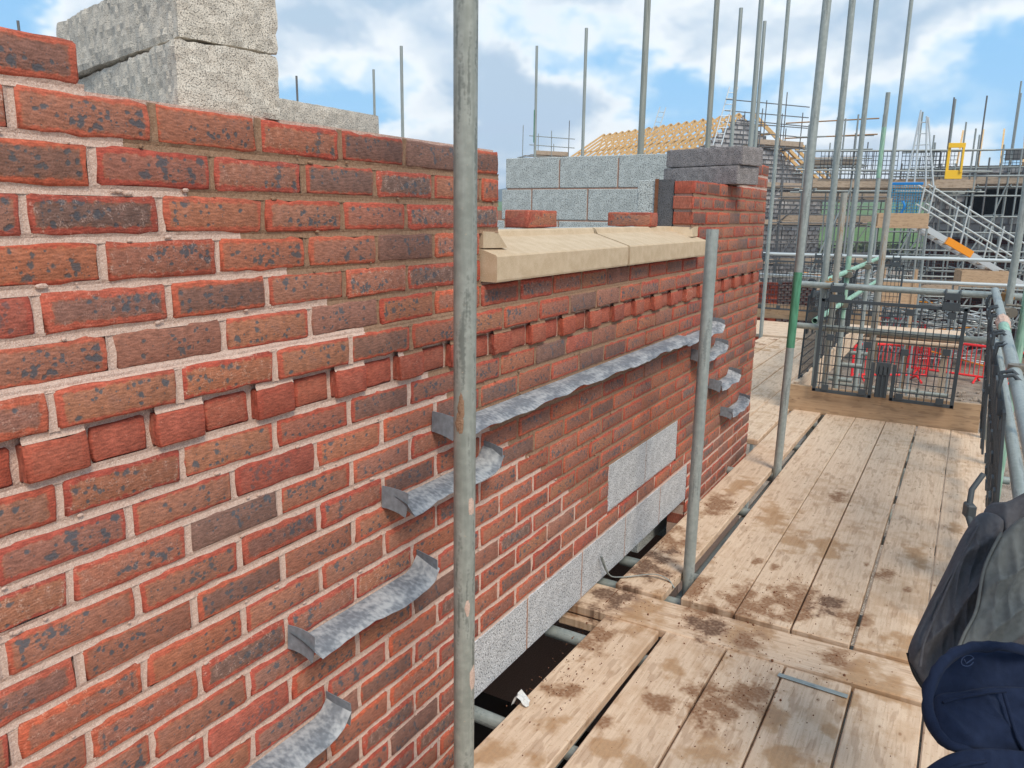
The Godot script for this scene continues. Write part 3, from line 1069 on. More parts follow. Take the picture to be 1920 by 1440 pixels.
func make_inner_leaf() -> void:
	# the end wall, seen through the window gap: it runs along x at the far end of the house
	var w := thing("block_wall", "pale grey block wall with pinkish joints seen through the window gap", "wall", Vector3(-1.2, GROUND, -4.27))
	var o := -w.position
	var joints := begin()
	var top := 0.152
	for row in 12:
		var y1 := top - row * UNIT
		var off := 0.0 if row % 2 == 0 else -0.225
		for i in range(-6, 6):
			var xa := -1.408 + i * 0.4535 + off
			var xb := xa + 0.4435
			if row == 0 and (xb > -0.2 or xa < -1.9): continue
			if row > 0:
				if xa > -0.25: continue
				xb = minf(xb, -0.205)
				if row == 1 and xa < -2.12: continue
				if row == 1 and xa < -1.7:
					xa = -1.895
			if xb - xa < 0.05: continue
			block_part(w, Vector3((xa + xb) * 0.5, y1 - 0.1075, -4.27) + o, Vector3(xb - xa, 0.215, 0.1), M.block_pale)
	cbox(joints, box_at(Vector3(-1.03, (top + GROUND) * 0.5 - 0.012, -4.271) + o), Vector3(1.64, top - GROUND - 0.02, 0.094))
	cbox(joints, box_at(Vector3(-3.0, (-0.1 + GROUND) * 0.5, -4.271) + o), Vector3(2.4, -0.1 - GROUND - 0.25, 0.094))
	build(joints, "joints", M.pink_mortar, w)
	# its outer brick skin and the far long wall, out of the picture but part of the shell
	var f := thing("inner_leaf", "grey block inner leaf standing behind the red brickwork", "wall", Vector3(-0.25, GROUND, -1.5))
	o = -f.position
	for r in [[1.4, -1.11], [-2.935, -4.215]]:
		for row in 9:
			var y1 := -0.078 - row * UNIT
			var z: float = r[0] - (0.0 if row % 2 == 0 else 0.225)
			if row % 2 == 1:
				block_part(f, Vector3(-0.25, y1 - 0.1075, r[0] - 0.1075) + o, Vector3(0.1, 0.215, 0.215), M.block_pale)
			while z > r[1] + 0.05:
				var zb := maxf(z - 0.44, r[1])
				block_part(f, Vector3(-0.25, y1 - 0.1075, (z + zb) * 0.5) + o, Vector3(0.1, 0.215, z - zb), M.block_pale)
				z -= 0.45
	for row in 7:
		var z := -1.11
		while z > -2.9:
			var zb := maxf(z - 0.44, -2.93)
			block_part(f, Vector3(-0.25, -0.305 - row * UNIT - 0.1075, (z + zb) * 0.5) + o, Vector3(0.1, 0.215, z - zb), M.block_pale)
			z -= 0.45
	# cavity closer at the far jamb
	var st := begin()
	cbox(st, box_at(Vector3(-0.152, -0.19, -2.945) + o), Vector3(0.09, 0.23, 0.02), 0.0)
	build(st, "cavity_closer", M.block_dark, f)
	st = begin()
	cbox(st, box_at(Vector3(-0.196, -0.19, -2.932) + o), Vector3(0.016, 0.235, 0.01), 0.0)
	build(st, "damp_strip", M.soil, f)
	st = begin()
	cbox(st, box_at(Vector3(-2.75, -1.99, -1.4) + o), Vector3(4.6, 0.2, 5.6))
	build(st, "floor_slab", M.block_grey, f)
	st = begin()
	cbox(st, box_at(Vector3(-5.15, (GROUND - 0.1) * 0.5, -1.5) + o), Vector3(0.1, -GROUND - 0.1, 5.8))
	cbox(st, box_at(Vector3(-2.6, (GROUND - 2.1) * 0.5, 1.5) + o), Vector3(5.0, -GROUND - 2.1, 0.1))
	build(st, "back_wall", M.block_grey, f)

# ------------------------------------------------------------------ stone sill

func make_sills() -> void:
	sill(-1.023, -1.998, true, "long buff cast stone sill length at the near end of the window gap")
	sill(-2.018, -3.022, false, "buff cast stone sill length whose end passes behind the cut-off scaffold pole")

func sill(za: float, zb: float, first: bool, label: String) -> void:
	var t := thing("stone_sill", label, "sill", Vector3(0, -0.446, (za + zb) * 0.5), "stone sill lengths")
	var c := t.position
	var prof := [Vector2(0.045, -0.446), Vector2(0.047, -0.440), Vector2(0.047, -0.374), Vector2(0.043, -0.369), Vector2(-0.100, -0.324), Vector2(-0.106, -0.307), Vector2(-0.112, -0.303), Vector2(-0.165, -0.303), Vector2(-0.165, -0.446)]
	var st := begin()
	var n := prof.size()
	for i in n:
		var p: Vector2 = prof[i]
		var q: Vector2 = prof[(i + 1) % n]
		var out := Vector3(p.x + q.x + 0.06, p.y + q.y + 0.78, 0)
		face(st, [Vector3(p.x, p.y, za) - c, Vector3(q.x, q.y, za) - c, Vector3(q.x, q.y, zb) - c, Vector3(p.x, p.y, zb) - c], [], out)
	for z in [za, zb]:
		var poly := []
		for p in prof:
			poly.append(Vector3(p.x, p.y, z) - c)
		# fan from a point inside so that the hollow at the weathering stays open
		for i in n:
			face(st, [Vector3(-0.06, -0.40, z) - c, poly[i], poly[(i + 1) % n]], [], Vector3(0, 0, 1.0 if z == za else -1.0))
	build(st, "sill_body", M.stone, t)
	# the raised stool under the jamb at the outer end
	st = begin()
	var e := za if first else zb
	var s := -1.0 if first else 1.0
	var a := [Vector3(0.0, -0.350, e), Vector3(0.0, -0.303, e), Vector3(-0.16, -0.302, e), Vector3(-0.16, -0.350, e)]
	var b := [Vector3(0.012, -0.352, e + s * 0.115), Vector3(-0.004, -0.306, e + s * 0.085), Vector3(-0.16, -0.302, e + s * 0.085), Vector3(-0.16, -0.350, e + s * 0.115)]
	for i in 4:
		var k := (i + 1) % 4
		face(st, [a[i] - c, a[k] - c, b[k] - c, b[i] - c], [], (a[i] + a[k] - Vector3(-0.16, -0.65, 2 * e)) )
	face(st, [b[0] - c, b[1] - c, b[2] - c, b[3] - c], [], Vector3(0, 0.3, s))
	face(st, [a[0] - c, a[1] - c, a[2] - c, a[3] - c], [], Vector3(0, 0, -s))
	build(st, "stool", M.stone, t)

# ------------------------------------------------------------------ loose bricks and blocks

func rough_block(called: String, label: String, group: String, at: Vector3, yaw: float, s: Vector3, m: Material, seed_: int, lump := 0.006) -> void:
	var t := thing(called, label, "block", at, group)
	var st := begin()
	var nz := FastNoiseLite.new()
	nz.seed = seed_
	nz.frequency = 14.0
	nz.fractal_octaves = 3
	var h := s * 0.5
	var ax := [Vector3.RIGHT, Vector3.UP, Vector3.BACK]
	# a finely divided box whose skin is pushed about by noise
	var shape := func(p: Vector3) -> Vector3:
		var q := Vector3(clampf(p.x, -h.x + 0.006, h.x - 0.006), clampf(p.y, -h.y + 0.006, h.y - 0.006), clampf(p.z, -h.z + 0.006, h.z - 0.006))
		var d := (p - q).normalized()
		return q + d * (0.006 + lump * nz.get_noise_3dv(p + Vector3(seed_, 0, 0)) + lump * 0.5 * nz.get_noise_3dv(p * 3.0))
	for a in 3:
		var u := (a + 1) % 3
		var v := (a + 2) % 3
		var nu := int(s[u] / 0.012)
		var nv := int(s[v] / 0.012)
		for sg in [-1.0, 1.0]:
			var grid := []
			for i in nu + 1:
				for j in nv + 1:
					grid.append(shape.call(ax[a] * h[a] * sg + ax[u] * (-h[u] + s[u] * i / nu) + ax[v] * (-h[v] + s[v] * j / nv)))
			for i in nu:
				for j in nv:
					var k := i * (nv + 1) + j
					face(st, [grid[k], grid[k + nv + 1], grid[k + nv + 2], grid[k + 1]], [], ax[a] * sg)
	build(st, "block_body", m, t, Transform3D(Basis(Vector3.UP, yaw), Vector3(0, h.y, 0)))

func make_loose_masonry() -> void:
	# two big blocks one on the other at the near end of the wall top
	var along := Vector3(-0.96, 0, -0.28)
	var across := Vector3(0.28, 0, -0.96)
	var corner := Vector3(-0.055, -0.079, -0.092)
	var c0 := corner + along * 0.33 + across * 0.1
	rough_block("concrete_block", "lower of two cream concrete blocks stacked on top of the near brickwork", "loose concrete blocks", c0, atan2(-along.z, along.x), Vector3(0.66, 0.122, 0.2), M.block_cream, 5)
	rough_block("concrete_block", "upper of two cream concrete blocks stacked on top of the near brickwork", "loose concrete blocks", c0 + along * 0.02 + Vector3(0.004, 0.127, 0.006), atan2(-along.z, along.x) + 0.05, Vector3(0.66, 0.122, 0.2), M.block_cream, 9)
	rough_block("concrete_block", "single grey concrete block lying behind the top brick course", "loose concrete blocks", Vector3(-0.25, -0.083, -0.60), PI / 2, Vector3(0.44, 0.084, 0.1), M.block_cream, 13, 0.003)
	var far_yaw := atan2(0.3, -0.955)
	rough_block("concrete_block", "lower of two mauve-grey blocks on the far brick pier", "loose concrete blocks", Vector3(-0.150, -0.077, -3.665), far_yaw, Vector3(0.50, 0.099, 0.215), M.block_grey, 17, 0.002)
	rough_block("concrete_block", "upper of two mauve-grey blocks on the far brick pier", "loose concrete blocks", Vector3(-0.135, 0.024, -3.662), far_yaw + 0.03, Vector3(0.50, 0.099, 0.215), M.block_grey, 21, 0.002)
	loose_brick("loose red brick lying end-on behind the near end of the sill", Vector3(-0.272, -0.303, -1.79), Basis(Vector3.UP, -0.05), 3)
	loose_brick("loose red brick lying lengthwise behind the joint of the two sills", Vector3(-0.2075, -0.303, -2.66), Basis(Vector3.UP, -PI / 2 + 0.06), 6)
	# a knob of set mortar on the highest near course
	var st := begin()
	lump_into(st, Transform3D(Basis.from_scale(Vector3(0.045, 0.03, 0.035)), Vector3(-0.055, 0.012, 0.262)), 31)
	var o := build(st, "mortar_lump", M.mortar, self)
	tag(o, "grey-pink lump of mortar on the highest near brick", "mortar")

func loose_brick(label: String, at: Vector3, b: Basis, cell: int) -> void:
	var t := thing("loose_brick", label, "brick", at, "loose bricks on the sill")
	var m := brick_mesh(0.215, 0.065, cell, 900 + cell)
	var st := begin()
	st.append_from(m, 0, Transform3D(Basis.IDENTITY, Vector3(0.05125, 0.0325, 0)))
	st.append_from(header_meshes[cell], 0, Transform3D(Basis(Vector3.UP, -PI / 2), Vector3(0, 0.0325, 0.1078)))
	st.append_from(header_meshes[cell + 1], 0, Transform3D(Basis(Vector3.UP, PI / 2), Vector3(0, 0.0325, -0.1078)))
	build(st, "brick_body", M.brick, t, Transform3D(b, Vector3.ZERO))

func lump_into(st: SurfaceTool, xf: Transform3D, sd: int, rings := 6, sides := 9) -> void:
	var r := RandomNumberGenerator.new()
	r.seed = sd
	var nz := FastNoiseLite.new()
	nz.seed = sd
	nz.frequency = 0.9
	var g := []
	for i in rings + 1:
		for k in sides:
			var a := PI * i / rings
			var b := TAU * k / sides
			var p := Vector3(sin(a) * cos(b), cos(a), sin(a) * sin(b))
			g.append(xf * (p * (1.0 + 0.35 * nz.get_noise_3dv(p * 1.7))))
	for i in rings:
		for k in sides:
			var k2 := (k + 1) % sides
			var q := [g[i * sides + k], g[(i + 1) * sides + k], g[(i + 1) * sides + k2], g[i * sides + k2]]
			face(st, [q[0], q[1], q[2]], [], q[1] - xf.origin)
			face(st, [q[0], q[2], q[3]], [], q[2] - xf.origin)

# ------------------------------------------------------------------ lead trays

func make_lead_trays() -> void:
	tray(-0.773, -2.80, -0.830, "long rippled lead strip below the dentil course", false, 1, true, false)
	tray(-0.560, -1.024, -0.978, "short lead tray next below the near end of the long lead strip", true, 2, true, true)
	tray(-0.226, -0.692, -1.203, "mortar-smeared lead tray two steps below the near end of the long strip", true, 3, true, true)
	tray(0.130, -0.338, -1.428, "lowest lead tray of the near flight of steps", true, 4, true, true)
	tray(-2.74, -3.37, -0.850, "curled lead tray tucked under the far end of the long strip", true, 5, false, true)
	tray(-3.03, -3.475, -0.982, "short lead tray one step below the far end of the long strip", true, 6, true, true)
	tray(-3.40, -3.805, -1.205, "short lead tray in the middle of the far flight of steps", true, 7, true, true)
	tray(-3.69, -4.118, -1.430, "lowest lead tray close to the far corner of the brickwork", true, 8, true, true)

# a strip of sheet lead out of a bed joint, its front drooping and rippled, its ends dressed up as stops
func tray(za: float, zb: float, y: float, label: String, smeared: bool, sd: int, stop_a: bool, stop_b: bool) -> void:
	var t := thing("lead_tray", label, "lead tray", Vector3(0, y, (za + zb) * 0.5), "lead trays in the brickwork")
	var nz := FastNoiseLite.new()
	nz.seed = sd * 7
	nz.frequency = 1.0
	var len := za - zb
	var n := maxi(18, int(len / 0.025))
	var m := 7
	var out := 0.078
	var th := 0.0014
	var top := []
	for i in n + 1:
		var s := i / float(n)
		var z := lerpf(za, zb, s)
		var wob := nz.get_noise_2d(z * 4.5, 0.0)
		var wob2 := nz.get_noise_2d(z * 13.0, 5.0)
		var reach := out + 0.008 * wob + 0.001 * wob2
		for j in m + 1:
			var q := j / float(m)
			var up := 0.0
			# ends roll up towards the stops
			var e := 1.0
			if stop_b:
				e = minf(e, clampf((z - zb) / 0.05, 0.0, 1.0))
			if stop_a:
				e = minf(e, clampf((za - z) / 0.022, 0.0, 1.0))
			up += 0.034 * pow(1.0 - e, 2.0)
			var droop := -0.016 * q * q - 0.012 * q * (0.5 + wob) - 0.0015 * q * wob2
			top.append(Vector3(-0.01 + reach * q + 0.01, 0.003 + droop + up, z - t.position.z))
	var st := begin()
	for i in n:
		for j in m:
			var k := i * (m + 1) + j
			var q := [top[k], top[k + 1], top[k + m + 2], top[k + m + 1]]
			var uvs := []
			for id in [[i, j], [i, j + 1], [i + 1, j + 1], [i + 1, j]]:
				uvs.append(Vector2(len * id[0] / n + sd * 0.13, out * id[1] / m))
			var nn: Vector3 = (q[2] - q[0]).cross(q[3] - q[1])
			if nn.y < 0:
				nn = -nn
			face(st, q, uvs, nn)
			var lowq := []
			for v in q:
				lowq.append(v - Vector3(0, th, 0))
			face(st, lowq, uvs, -nn)
			if j == m - 1:
				face(st, [q[1], q[2], lowq[2], lowq[1]], uvs, Vector3.RIGHT)
	build(st, "sheet", M.lead if smeared else M.lead_clean, t)
	for e in [[stop_a, za, 1.0], [stop_b, zb, -1.0]]:
		if not e[0]:
			continue
		st = begin()
		var z: float = e[1] - t.position.z
		var hgt := 0.056
		var g := []
		for i in 5:
			var q := i / 4.0
			var lean: float = -e[2] * 0.004 * q + e[2] * 0.002
			for j in 5:
				var s := j / 4.0
				var x := s * (0.066 + 0.016 * q) * (1.0 - 0.10 * q * q)
				g.append(Vector3(x, -0.004 - 0.018 * s * s * (1.0 - q) + q * (hgt - 0.010 * s * s), z + lean + e[2] * 0.006 * sin(s * 2.2 + sd)))
		for i in 4:
			for j in 4:
				var k := i * 5 + j
				var q := [g[k], g[k + 1], g[k + 6], g[k + 5]]
				var uvs := [Vector2(j, i) * 0.015, Vector2(j + 1, i) * 0.015, Vector2(j + 1, i + 1) * 0.015, Vector2(j, i + 1) * 0.015]
				face(st, q, uvs, Vector3(0, 0, 1))
				var back := []
				for v in q:
					back.append(v + Vector3(0, 0, -0.0022))
				face(st, back, uvs, Vector3(0, 0, -1))
				if i == 3:
					face(st, [q[3], q[2], back[2], back[3]], uvs, Vector3.UP)
				if j == 3:
					face(st, [q[1], q[2], back[2], back[1]], uvs, Vector3.RIGHT)
		build(st, "stop_end", M.lead_bare, t)

# ------------------------------------------------------------------ boarded deck

func board(label: String, group: String, a: Vector3, b: Vector3, width: float, m: Material, deck := true, thick := 0.038, called := "scaffold_board") -> MeshInstance3D:
	var st := begin()
	var f := Basis((b - a).normalized(), Vector3.UP, Vector3.ZERO)
	f.z = f.x.cross(f.y).normalized()
	f.y = f.z.cross(f.x).normalized()
	var c := (a + b) * 0.5 - f.y * thick * 0.5
	# bowed a little along its length: three short runs butted together
	cbox(st, Transform3D(f, c), Vector3(a.distance_to(b), thick, width), 0.004, Color.WHITE, Vector2(rng.randf() * 4.0, rng.randf() * 4.0), deck)
	var o := build(st, called, m, self)
	tag(o, label, "board", group)
	return o

func make_deck() -> void:
	var g := "boards of the walkway beside the wall"
	var y := DECK - 0.003
	# near run
	board("near-run board lying closest to the brick wall, heaped with mud", g, Vector3(0.235, y - 0.004, -1.74), Vector3(0.188, y - 0.004, 1.3), 0.222, M.deck)
	var ords := ["second", "third", "fourth", "fifth", "sixth"]
	var xs := [0.368, 0.604, 0.811, 1.034, 1.249, 1.462]
	for i in 5:
		var xm: float = (xs[i] + xs[i + 1]) * 0.5
		board("%s near-run board counted out from the brick wall, short of the cross board" % ords[i], g, Vector3(xm, y + rng.randf_range(-0.003, 0.001), -1.742 + rng.randf_range(-0.008, 0.006)), Vector3(xm + rng.randf_range(-0.006, 0.006), y, 1.3), xs[i + 1] - xs[i] - rng.randf_range(0.004, 0.009), M.deck)
	# the cross board and its packer
	board("muddy board laid crosswise between the two runs", g, Vector3(-0.062, DECK + 0.002, -1.842), Vector3(1.50, DECK + 0.004, -1.868), 0.222, M.deck)
	board("offcut packed under the wall end of the cross board", g, Vector3(-0.07, DECK - 0.042, -1.80), Vector3(0.18, DECK - 0.042, -1.806), 0.2, M.deck)
	# far run
	y = DECK + 0.016
	var fx := [0.345, 0.568, 0.784, 1.004, 1.224, 1.446]
	var gaps := [0.003, 0.006, 0.015, 0.004, 0.005]
	ords = ["first", "second", "third", "fourth", "fifth"]
	for i in 5:
		var xm: float = (fx[i] + fx[i + 1]) * 0.5
		board("%s far-run board counted from the row of poles beside the wall" % ords[i], g, Vector3(xm - gaps[i] * 0.5, y + rng.randf_range(-0.003, 0.003), -1.982 - rng.randf_range(-0.006, 0.012)), Vector3(xm - gaps[i] * 0.5, y, -5.565), fx[i + 1] - fx[i] - gaps[i], M.deck)
	board("board lying between the brick wall and the row of poles", g, Vector3(0.17, y, -1.968), Vector3(0.205, y, -6.4), 0.21, M.deck)
	var jx := [0.062, -0.152, -0.374, -0.603, -0.830, -1.058]
	for i in 5:
		board("%s board beyond the far corner of the brick wall, counted away from the walkway" % ords[i], g, Vector3((jx[i] + jx[i + 1]) * 0.5, y - 0.002, -4.50 - 0.01 * i), Vector3((jx[i] + jx[i + 1]) * 0.5, y, -9.45), 0.216, M.deck)
	for i in 6:
		var z := -9.66 - i * 0.245
		board("%s crosswise board at the far end past the brick corner" % ["first", "second", "third", "fourth", "fifth", "sixth"][i], g, Vector3(-2.6, DECK + 0.03, z), Vector3(0.06, DECK + 0.03, z), 0.228, M.board)
	# toe boards on edge
	toe("toe board on edge across the end of the walkway", Vector3(0.045, DECK + 0.11, -5.585), Vector3(1.395, DECK + 0.115, -5.60), M.board_tan)
	toe("pale toe board running away beyond the walkway's end", Vector3(0.085, DECK + 0.125, -5.62), Vector3(0.06, DECK + 0.125, -9.6), M.board)
	toe("yellowish toe board at the far end past the brick corner", Vector3(-2.4, DECK + 0.14, -11.36), Vector3(0.05, DECK + 0.14, -11.36), M.board_tan)
	# hoop iron on one board end
	var st := begin()
	cbox(st, box_at(Vector3(0.915, DECK + 0.0005, -1.665), -0.04), Vector3(0.225, 0.0018, 0.022), 0.0004)
	var o := build(st, "metal_strap", M.tube, self)
	tag(o, "grey hoop-iron strip nailed across a near board end", "strap")

func toe(label: String, a: Vector3, b: Vector3, m: Material) -> void:
	var st := begin()
	var f := Basis((b - a).normalized(), Vector3.UP, Vector3.ZERO)
	f.z = f.x.cross(f.y).normalized()
	cbox(st, Transform3D(f, (a + b) * 0.5), Vector3(a.distance_to(b), 0.222, 0.038), 0.003, Color.WHITE, Vector2(rng.randf() * 3.0, rng.randf() * 3.0))
	var o := build(st, "toe_board", m, self)
	tag(o, label, "board", "toe boards of the near scaffold")

# ------------------------------------------------------------------ near scaffold

func along(a: Vector3, b: Vector3, y: float) -> Vector3:
	return a + (b - a) * (y - a.y) / (b.y - a.y)

func coupler(parent: Node, at: Vector3, d1: Vector3, d2: Vector3, m: Material) -> void:
	var st := begin()
	var off := d1.cross(d2).normalized() * 0.027
	tube_into(st, at - off - d1 * 0.026, at - off + d1 * 0.026, 0.0315, 12, false)
	tube_into(st, at + off - d2 * 0.026, at + off + d2 * 0.026, 0.0315, 12, false)
	var f := Basis(d1, off.normalized(), d1.cross(off.normalized()).normalized())
	cbox(st, Transform3D(f, at), Vector3(0.056, 0.05, 0.056), 0.005)
	for s in [[-off, d2], [off, d1]]:
		var c: Vector3 = at + s[0] + (s[1] as Vector3) * 0.043
		tube_into(st, c - (s[0] as Vector3).normalized() * 0.034, c + (s[0] as Vector3).normalized() * 0.044, 0.0065, 8, false)
		tube_into(st, c + (s[0] as Vector3).normalized() * 0.018, c + (s[0] as Vector3).normalized() * 0.030, 0.012, 6, false)
	build(st, "coupler", m, parent)

func make_near_scaffold() -> void:
	var s := thing("scaffold", "galvanised tube scaffold of the walkway beside the brick wall", "scaffold", Vector3(0.9, GROUND, -3.0))
	var o := -s.position
	var up := Vector3.UP
	# inner standards
	tube(s, "standard", Vector3(0.300, GROUND, -0.452) + o, Vector3(0.318, 1.6, -0.478) + o, M.tube_old, 0.02415, 28)
	tube(s, "standard", Vector3(0.303, GROUND, -2.19) + o, Vector3(0.3095, -0.303, -2.222) + o, M.tube, 0.02415, 24)
	var a := Vector3(0.321, -1.8, -3.905)
	var b := Vector3(0.340, 0.934, -4.029)
	tube(s, "standard", along(a, b, GROUND) + o, along(a, b, 2.4) + o, M.tube, 0.02415, 22)
	tube(s, "painted_band", along(a, b, -1.02) + o, along(a, b, -0.57) + o, M.green_paint, 0.0246, 22)
	var r2 := RandomNumberGenerator.new()
	r2.seed = 41
	for q in [[-0.655, 0.25], [-0.69, 0.1], [-0.88, 1.3], [-1.12, 0.9], [-1.30, 1.6]]:
		var st0 := begin()
		var c := Vector3(0.300, GROUND, -0.452).lerp(Vector3(0.318, 1.6, -0.478), (q[0] - GROUND) / 6.1)
		var dn := Vector3(sin(q[1]), 0, cos(q[1]))
		lump_into(st0, Transform3D(Basis(dn * 0.003, Vector3.UP * r2.randf_range(0.012, 0.040), dn.cross(Vector3.UP) * r2.randf_range(0.005, 0.012)), c + dn * 0.0225 + o), r2.randi() % 900, 8, 10)
		build(st0, "mortar_splash", M.fresh if q[1] < 0.3 else M.mortar, s)
	# outer standards and the posts round the end of the walkway
	for q in [[1.452, -5.42, 2.2, M.tube], [1.512, -4.70, 2.1, M.pale_green], [1.56, -2.9, 1.9, M.tube], [1.56, -0.9, 1.9, M.tube], [0.215, -5.66, 2.6, M.tube], [0.285, -5.70, -0.06, M.tube_stained], [0.600, -5.72, -0.10, M.tube_stained], [0.146, -7.49, 3.0, M.tube], [0.168, -9.04, 1.12, M.tube], [0.139, -10.78, 2.50, M.tube], [-1.09, -9.50, 3.4, M.tube]]:
		tube(s, "standard", Vector3(q[0], GROUND, q[1]) + o, Vector3(q[0] + 0.012, q[2], q[1] - 0.01) + o, q[3])
	tube(s, "painted_band", Vector3(0.1485, -1.25, -7.49) + o, Vector3(0.152, -0.62, -7.494) + o, M.pale_green, 0.0246)
	tube(s, "painted_band", Vector3(0.175, 0.2, -9.043) + o, Vector3(0.178, 0.75, -9.045) + o, M.pale_green, 0.0246)
	# guard rails
	var r0 := Vector3(1.372, -0.735, -5.49)
	var r1 := Vector3(1.402, -0.83, -1.9)
	var dir := (r1 - r0).normalized()
	tube(s, "guard_rail", r0 + o, r0 + dir * 6.6 + o, M.tube, 0.02415, 24)
	tube(s, "painted_band", r0 + dir * 1.75 + o, r0 + dir * 2.02 + o, M.pale_green, 0.0245, 24)
	tube(s, "guard_rail", r0 + Vector3(0.05, -0.36, 0) + o, r0 + dir * 6.6 + Vector3(0.05, -0.36, 0) + o, M.tube)
	tube(s, "guard_rail", Vector3(0.046, -0.765, -5.58) + o, Vector3(1.54, -0.777, -5.56) + o, M.tube, 0.02415, 24)
	tube(s, "guard_rail", Vector3(0.046, -1.096, -5.58) + o, Vector3(1.42, -1.100, -5.56) + o, M.tube_old, 0.02415, 24)
	tube(s, "guard_rail", Vector3(0.155, -0.775, -6.0) + o, Vector3(0.095, -0.78, -11.3) + o, M.pale_green)
	tube(s, "guard_rail", Vector3(0.14, -1.09, -5.9) + o, Vector3(0.095, -1.10, -11.3) + o, M.pale_green)
	tube(s, "guard_rail", Vector3(-2.3, -0.795, -11.3) + o, Vector3(2.35, -0.78, -11.5) + o, M.far_tube_white)
	tube(s, "guard_rail", Vector3(-2.3, -1.115, -11.3) + o, Vector3(2.35, -1.11, -11.5) + o, M.far_tube_white)
	# transoms and ledgers under the boards
	for z in [0.4, -0.26, -1.02, -1.61, -2.09, -2.36, -3.3, -3.98, -4.75, -5.45]:
		tube(s, "transom", Vector3(-0.07, -1.867, z) + o, Vector3(1.58, -1.867, z + 0.02) + o, M.tube, 0.02415, 14)
	for z in [-6.6, -7.5, -8.4, -9.3]:
		tube(s, "transom", Vector3(-1.2, -1.867, z) + o, Vector3(0.3, -1.867, z) + o, M.tube, 0.02415, 10)
	tube(s, "ledger", Vector3(0.31 - 0.05, -1.917, 1.2) + o, Vector3(0.29, -1.917, -5.8) + o, M.tube, 0.02415, 14)
	tube(s, "ledger", Vector3(1.50, -1.917, 1.2) + o, Vector3(1.50, -1.917, -5.8) + o, M.tube, 0.02415, 14)
	tube(s, "ledger", Vector3(0.26, -3.6, 1.2) + o, Vector3(0.29, -3.6, -5.8) + o, M.tube, 0.02415, 10)
	# couplers
	coupler(s, Vector3(0.262, -0.768, -5.625) + o, up, Vector3.RIGHT, M.rust)
	coupler(s, Vector3(1.438, -0.776, -5.49) + o, Vector3.RIGHT, up, M.rust)
	coupler(s, Vector3(0.250, -1.098, -5.62) + o, up, Vector3.RIGHT, M.coupler)
	coupler(s, Vector3(1.425, -0.80, -4.68) + o, Vector3.BACK, up, M.coupler)
	coupler(s, Vector3(1.43, -0.81, -2.55) + o, Vector3.BACK, up, M.coupler)
	coupler(s, Vector3(0.150, -0.80, -7.45) + o, Vector3.BACK, up, M.coupler)
	coupler(s, Vector3(0.142, -1.10, -7.45) + o, Vector3.BACK, up, M.coupler)
	coupler(s, Vector3(0.155, -0.80, -9.0) + o, Vector3.BACK, up, M.coupler)
	# a bandage of dried mortar on the handrail
	var st := begin()
	for i in 5:
		var c := r0 + dir * (1.52 + i * 0.045)
		lump_into(st, Transform3D(frame_of(Vector3.ZERO, dir) * Basis.from_scale(Vector3(0.034, 0.036, 0.034)), c + o), 40 + i, 5, 10)
	build(st, "mortar_crust", M.mortar, s)

# ------------------------------------------------------------------ mesh guard panels

